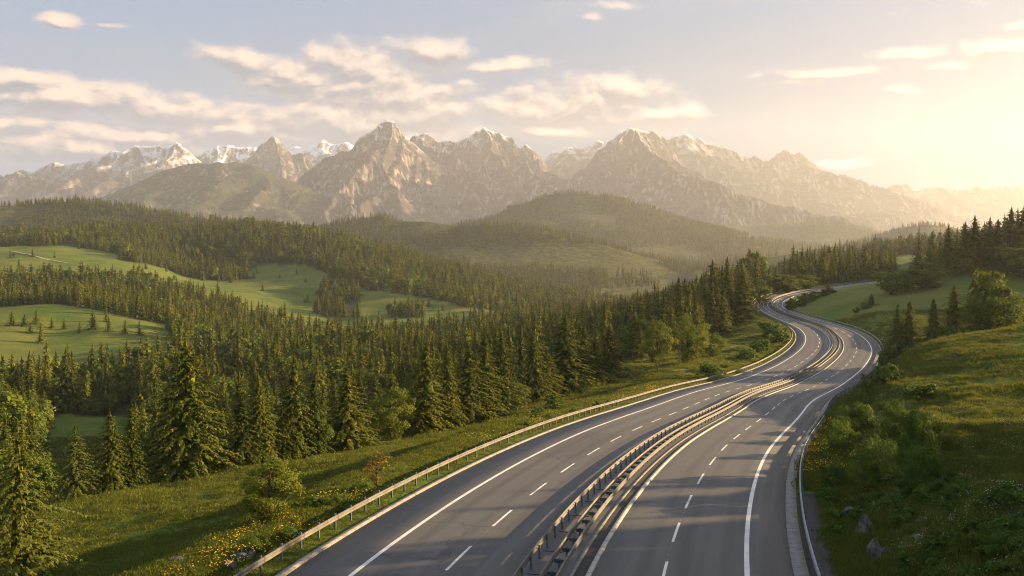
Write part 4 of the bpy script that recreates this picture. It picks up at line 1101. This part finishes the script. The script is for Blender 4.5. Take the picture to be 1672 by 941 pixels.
print('grass', len(x))
x, y, o_, e_, s_ = cover(60000, 28, 200, -32, 34, 6)
pat = fbm(x / 6, y / 6, 3, 91)
k = ((o_ < 0) & (e_ > 1.6) & (e_ < 5.5) & (rng.random(len(x)) < .08 + .7 * pat) & (s_ > S0 - 25)) | ((o_ > 0) & (e_ > 1.0) & (e_ < 7) & (s_ > S0 + 30) & (s_ < S0 + 80) & (rng.random(len(x)) < .1 + .7 * pat))
x, y = x[k], y[k]; z = ground_z(x, y); r = np.hypot(x, y); sc = (.7 + .005 * r) * rng.uniform(.6, 1.3, len(x))
instancer('wild_flowers', np.stack([x, y, z], 1), FY, rng.integers(0, 3, len(x)), np.stack([sc, sc, sc], 1), np.stack([x * 0, x * 0, rng.uniform(0, 6.28, len(x))], 1), 'yellow wild flowers along the guardrails', 'flowers')
x, y, o_, e_, s_ = cover(30000, 24, 120, 12, 37, 8)
k = (o_ > 0) & (e_ > 5) & (rng.random(len(x)) < .10 + .5 * fbm(x / 7, y / 7, 3, 17)); x, y = x[k], y[k]; z = ground_z(x, y); sc = rng.uniform(.6, 1.2, len(x))
instancer('seed_heads', np.stack([x, y, z], 1), FW, rng.integers(0, 2, len(x)), np.stack([sc, sc, sc], 1), np.stack([x * 0, x * 0, rng.uniform(0, 6.28, len(x))], 1), 'pale seed heads dotted over the right slope', 'grass')

x, y, o_, e_, s_ = cover(26000, 24, 170, 8, 37, 12)
k = (o_ > 0) & (e_ > 2.6) & (e_ < 10) & (s_ < S0 + 120) & (rng.random(len(x)) < .10 + .28 * fbm(x / 9, y / 9, 3, 19)); x, y = x[k], y[k]
x2, y2, o2, e2, s2 = cover(20000, 45, 280, -32, 20, 13); k = (o2 < 0) & (e2 > 2.2) & (e2 < 7) & (rng.random(len(x2)) < .02 + .12 * fbm(x2 / 8, y2 / 8, 3, 23)); x = np.r_[x, x2[k]]; y = np.r_[y, y2[k]]
z = ground_z(x, y); sc = rng.uniform(.5, 1.25, len(x)); BU = [merged(p) for p in PROTO['bush1']]
instancer('undergrowth', np.stack([x, y, z - .05], 1), BU, rng.integers(0, 3, len(x)), np.stack([sc * 1.3, sc * 1.3, sc * .8], 1), np.stack([x * 0, x * 0, rng.uniform(0, 6.28, len(x))], 1), 'low leafy undergrowth along the banks of the road', 'undergrowth')
print('undergrowth', len(x))

# the pale farm track over the upper left meadow
tr = np.array([hit(px, py, 500, 1500)[:2] for px, py in ((-20, 413), (15, 411), (40, 415), (62, 420), (84, 426), (110, 430))]); tr = catmull(tr, 8)
tn = np.gradient(tr, axis=0); tn = np.stack([tn[:, 1], -tn[:, 0]], 1) / np.linalg.norm(tn, axis=1)[:, None]
q = np.stack([np.c_[tr + tn * o, ground_z(*(tr + tn * o).T) + .5] for o in (-1.8, 0, 1.8)], 1)
link('path', mesh_np('path', q, grid_faces(len(tr), 3), mat_plain('pale_gravel', (.24, .22, .17), .95, .3, .4)), kind='structure', label='pale farm track over the upper left meadow')
# ------------------------------------------------------------------ sky, sun, camera
CLOUDS = """400,105,85,26,.95 470,125,90,34,1 590,112,110,42,1 700,88,66,24,.95 620,150,150,44,1 560,205,240,44,1 815,108,85,11,.8 690,185,110,40,.95
130,160,190,34,1 30,128,140,20,.95 270,180,140,34,1 90,240,180,34,1 210,222,190,26,.95 30,200,110,30,.95 400,215,160,30,.95 300,245,140,20,.8
950,168,130,40,1 1005,145,76,30,1 885,186,110,28,1 1080,186,86,18,.9 900,215,190,16,.75
121,36,40,19,1 190,44,26,6,.5 1012,14,44,10,.75 966,36,18,9,.6 1085,30,30,5,.4
1630,82,85,19,1 1490,90,62,12,.95 1345,124,85,11,.8 1560,104,110,10,.75 1460,151,34,7,.7 1660,46,40,9,.8 1290,140,60,7,.6 1225,130,20,8,.5
1372,271,44,9,1 700,225,130,22,.75 560,232,120,14,.5"""
def build_world():
    w = bpy.data.worlds.new('World'); scene.world = w; w.use_nodes = True
    t = NT(w.node_tree); bg = w.node_tree.nodes['Background']
    sky = t.node('ShaderNodeTexSky', sky_type='NISHITA'); sky.sun_disc = False
    sky.sun_elevation = R_(SUN_EL); sky.sun_rotation = R_(SUN_AZ)
    sky.altitude = 900; sky.air_density = 1.0; sky.dust_density = 1.6; sky.ozone_density = 1.2
    g = t.node('ShaderNodeTexCoord').outputs['Generated']
    dr = t.node('ShaderNodeVectorMath', operation='NORMALIZE'); t.l.new(g, dr.inputs[0])
    sp = t.node('ShaderNodeSeparateXYZ'); t.l.new(dr.outputs[0], sp.inputs[0])
    az = t.math('MULTIPLY', t.math('ARCTAN2', sp.outputs[0], sp.outputs[1]), 57.29578)
    el = t.math('MULTIPLY', t.math('ARCSINE', sp.outputs[2]), 57.29578)
    cb = t.node('ShaderNodeCombineXYZ'); t.l.new(az, cb.inputs[0]); t.l.new(el, cb.inputs[1]); p = cb.outputs[0]
    # soft shoulder on the bright side of the sky
    c = t.vmath('DIVIDE', sky.outputs[0], t.vmath('ADD', t.vmath('MULTIPLY', sky.outputs[0], (.13, .13, .13)), (1, 1, 1)))
    # thin high veil: warm towards the sun, blue-grey away from it
    sd = (math.sin(R_(42)) * math.cos(R_(6)), math.cos(R_(42)) * math.cos(R_(6)), math.sin(R_(6)))
    dt = t.node('ShaderNodeVectorMath', operation='DOT_PRODUCT'); t.l.new(dr.outputs[0], dt.inputs[0]); dt.inputs[1].default_value = sd
    gl = t.ramp(dt.outputs['Value'], .3, .95)
    lowb = t.ramp(el, 0, 17, 1, 0, False)
    veil = t.mix(gl, t.mix(lowb, (1.0, 1.65, 2.5), (1.3, 1.45, 1.95)), t.mix(lowb, (.65, 1.25, 2.15), (.1, .4, .85)))
    veil = t.mix(t.ramp(el, 20, 48), veil, (2.6, 3.0, 3.6))  # sky overhead, out of view, brightened as added fill for shaded ground
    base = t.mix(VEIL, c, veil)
    # clouds
    wn = t.noise(t.scale(p, (.16, .28, 1)), 1.0, 5, .55, 0, True)
    pw = t.vmath('ADD', p, t.vmath('MULTIPLY', t.vmath('SUBTRACT', wn, (.5, .5, .5)), (2.6, 1.5, 0)))
    blobs = [tuple(map(float, s.split(','))) for s in CLOUDS.split()]
    def rho(off):
        pv = t.vmath('ADD', pw, off) if any(off) else pw
        m = None
        for x, y, rx, ry, k in blobs:
            a0 = math.degrees(math.atan((x - CX) / F)); e0 = math.degrees(math.atan((YH - y) / F * math.cos(R_(a0))))
            k1 = 57.3 / F * math.cos(R_(a0)) ** 2
            q = t.vmath('MULTIPLY', t.vmath('SUBTRACT', pv, (a0, e0, 0)), (1 / (rx * k1), 1 / (ry * k1), 0))
            ln = t.node('ShaderNodeVectorMath', operation='LENGTH'); t.l.new(q, ln.inputs[0])
            v = t.ramp(ln.outputs['Value'], .2, 1.55, k, 0, False)
            m = v if m is None else t.math('MAXIMUM', m, v)
        n = t.noise(t.scale(pv, (.50, .80, 1)), 1.0, 9, .56, .0)
        f = t.noise(t.scale(pv, (.16, .42, 1)), 1.0, 3, .5)
        d = t.math('ADD', n, t.math('MULTIPLY', f, .55))
        return t.math('ADD', t.math('MULTIPLY_ADD', m, 1.65, -.30), t.math('MULTIPLY', t.math('SUBTRACT', d, .775), 2.3))
    r0 = rho((0, 0, 0)); r1 = rho((.30, .50, 0))
    cov = t.ramp(r0, .0, 1.05)
    lit = t.ramp(t.math('SUBTRACT', r0, r1), -.32, .75)
    thin = t.ramp(r0, .15, .8, 1, 0)
    lit = t.math('ADD', t.math('MULTIPLY', lit, .95), t.math('MULTIPLY', thin, .30), clamp=True)
    cl = t.mix(gl, t.mix(lit, (.95, 1.15, 1.55), (4.7, 3.5, 2.75)), t.mix(lit, (.8, .9, 1.15), (3.6, 3.1, 2.7)))
    wisp = t.math('MULTIPLY', t.ramp(t.noise(t.scale(p, (.05, .55, 1)), 1.0, 5, .6, .6), .48, .8), .28)
    base = t.mix(wisp, base, t.mix(gl, (2.1, 2.0, 2.0), (2.0, 2.0, 2.0)))
    c = t.mix(t.math('MULTIPLY', cov, .97), base, cl)
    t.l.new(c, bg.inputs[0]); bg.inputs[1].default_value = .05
    w.cycles.sampling_method = 'MANUAL'; w.cycles.sample_map_resolution = 512
VEIL = .98
build_world()
sl = bpy.data.lights.new('sun', 'SUN'); sl.energy = 5.0; sl.angle = R_(.5); sl.color = (1.0, .67, .32)
so = bpy.data.objects.new('sun', sl); COL.objects.link(so)
d = Vector((math.sin(R_(SUN_AZ)) * math.cos(R_(SUN_EL)), math.cos(R_(SUN_AZ)) * math.cos(R_(SUN_EL)), math.sin(R_(SUN_EL))))
so.rotation_euler = (-d).to_track_quat('-Z', 'Y').to_euler(); so.location = d * 100
cd = bpy.data.cameras.new('camera'); cd.sensor_width = 36; cd.lens = 36 * F / 1672; cd.clip_start = .5; cd.clip_end = 60000
co = bpy.data.objects.new('camera', cd); COL.objects.link(co); co.rotation_euler = (math.pi / 2 - TH, 0, 0)
scene.camera = co
vs = scene.view_settings; vs.view_transform = 'Standard'; vs.look = 'None'; vs.exposure = 2.3; vs.gamma = 1; vs.use_curve_mapping = False
c = scene.cycles
c.use_denoising = True; c.denoiser = 'OPENIMAGEDENOISE'; c.denoising_input_passes = 'RGB_ALBEDO_NORMAL'
c.max_bounces = 5; c.diffuse_bounces = 2; c.glossy_bounces = 2; c.transmission_bounces = 3; c.transparent_max_bounces = 4; c.volume_bounces = 1
c.sample_clamp_indirect = 4; c.filter_width = 1.0; c.denoising_prefilter = 'NONE'
# ------------------------------------------------------------------ air
def haze():
    m = bpy.data.materials.new('haze'); m.use_nodes = True; nt = m.node_tree; nt.nodes.clear()
    o = nt.nodes.new('ShaderNodeOutputMaterial'); v = nt.nodes.new('ShaderNodeVolumePrincipled')
    v.inputs['Color'].default_value = (.82, .88, 1.0, 1); v.inputs['Density'].default_value = HAZE; v.inputs['Anisotropy'].default_value = .40
    nt.links.new(v.outputs[0], o.inputs['Volume'])
    x0, x1, y0, y1, z0, z1 = -10800, 7300, -700, 11750, -190, 1500
    V = [(x, y, z) for x in (x0, x1) for y in (y0, y1) for z in (z0, z1)]
    Fq = [(0, 1, 3, 2), (4, 6, 7, 5), (0, 4, 5, 1), (2, 3, 7, 6), (0, 2, 6, 4), (1, 5, 7, 3)]
    link('haze', mesh_np('haze', V, Fq, m), kind='stuff', label='pale sunlit haze filling the valley air')
HAZE = 5.0e-5
haze()
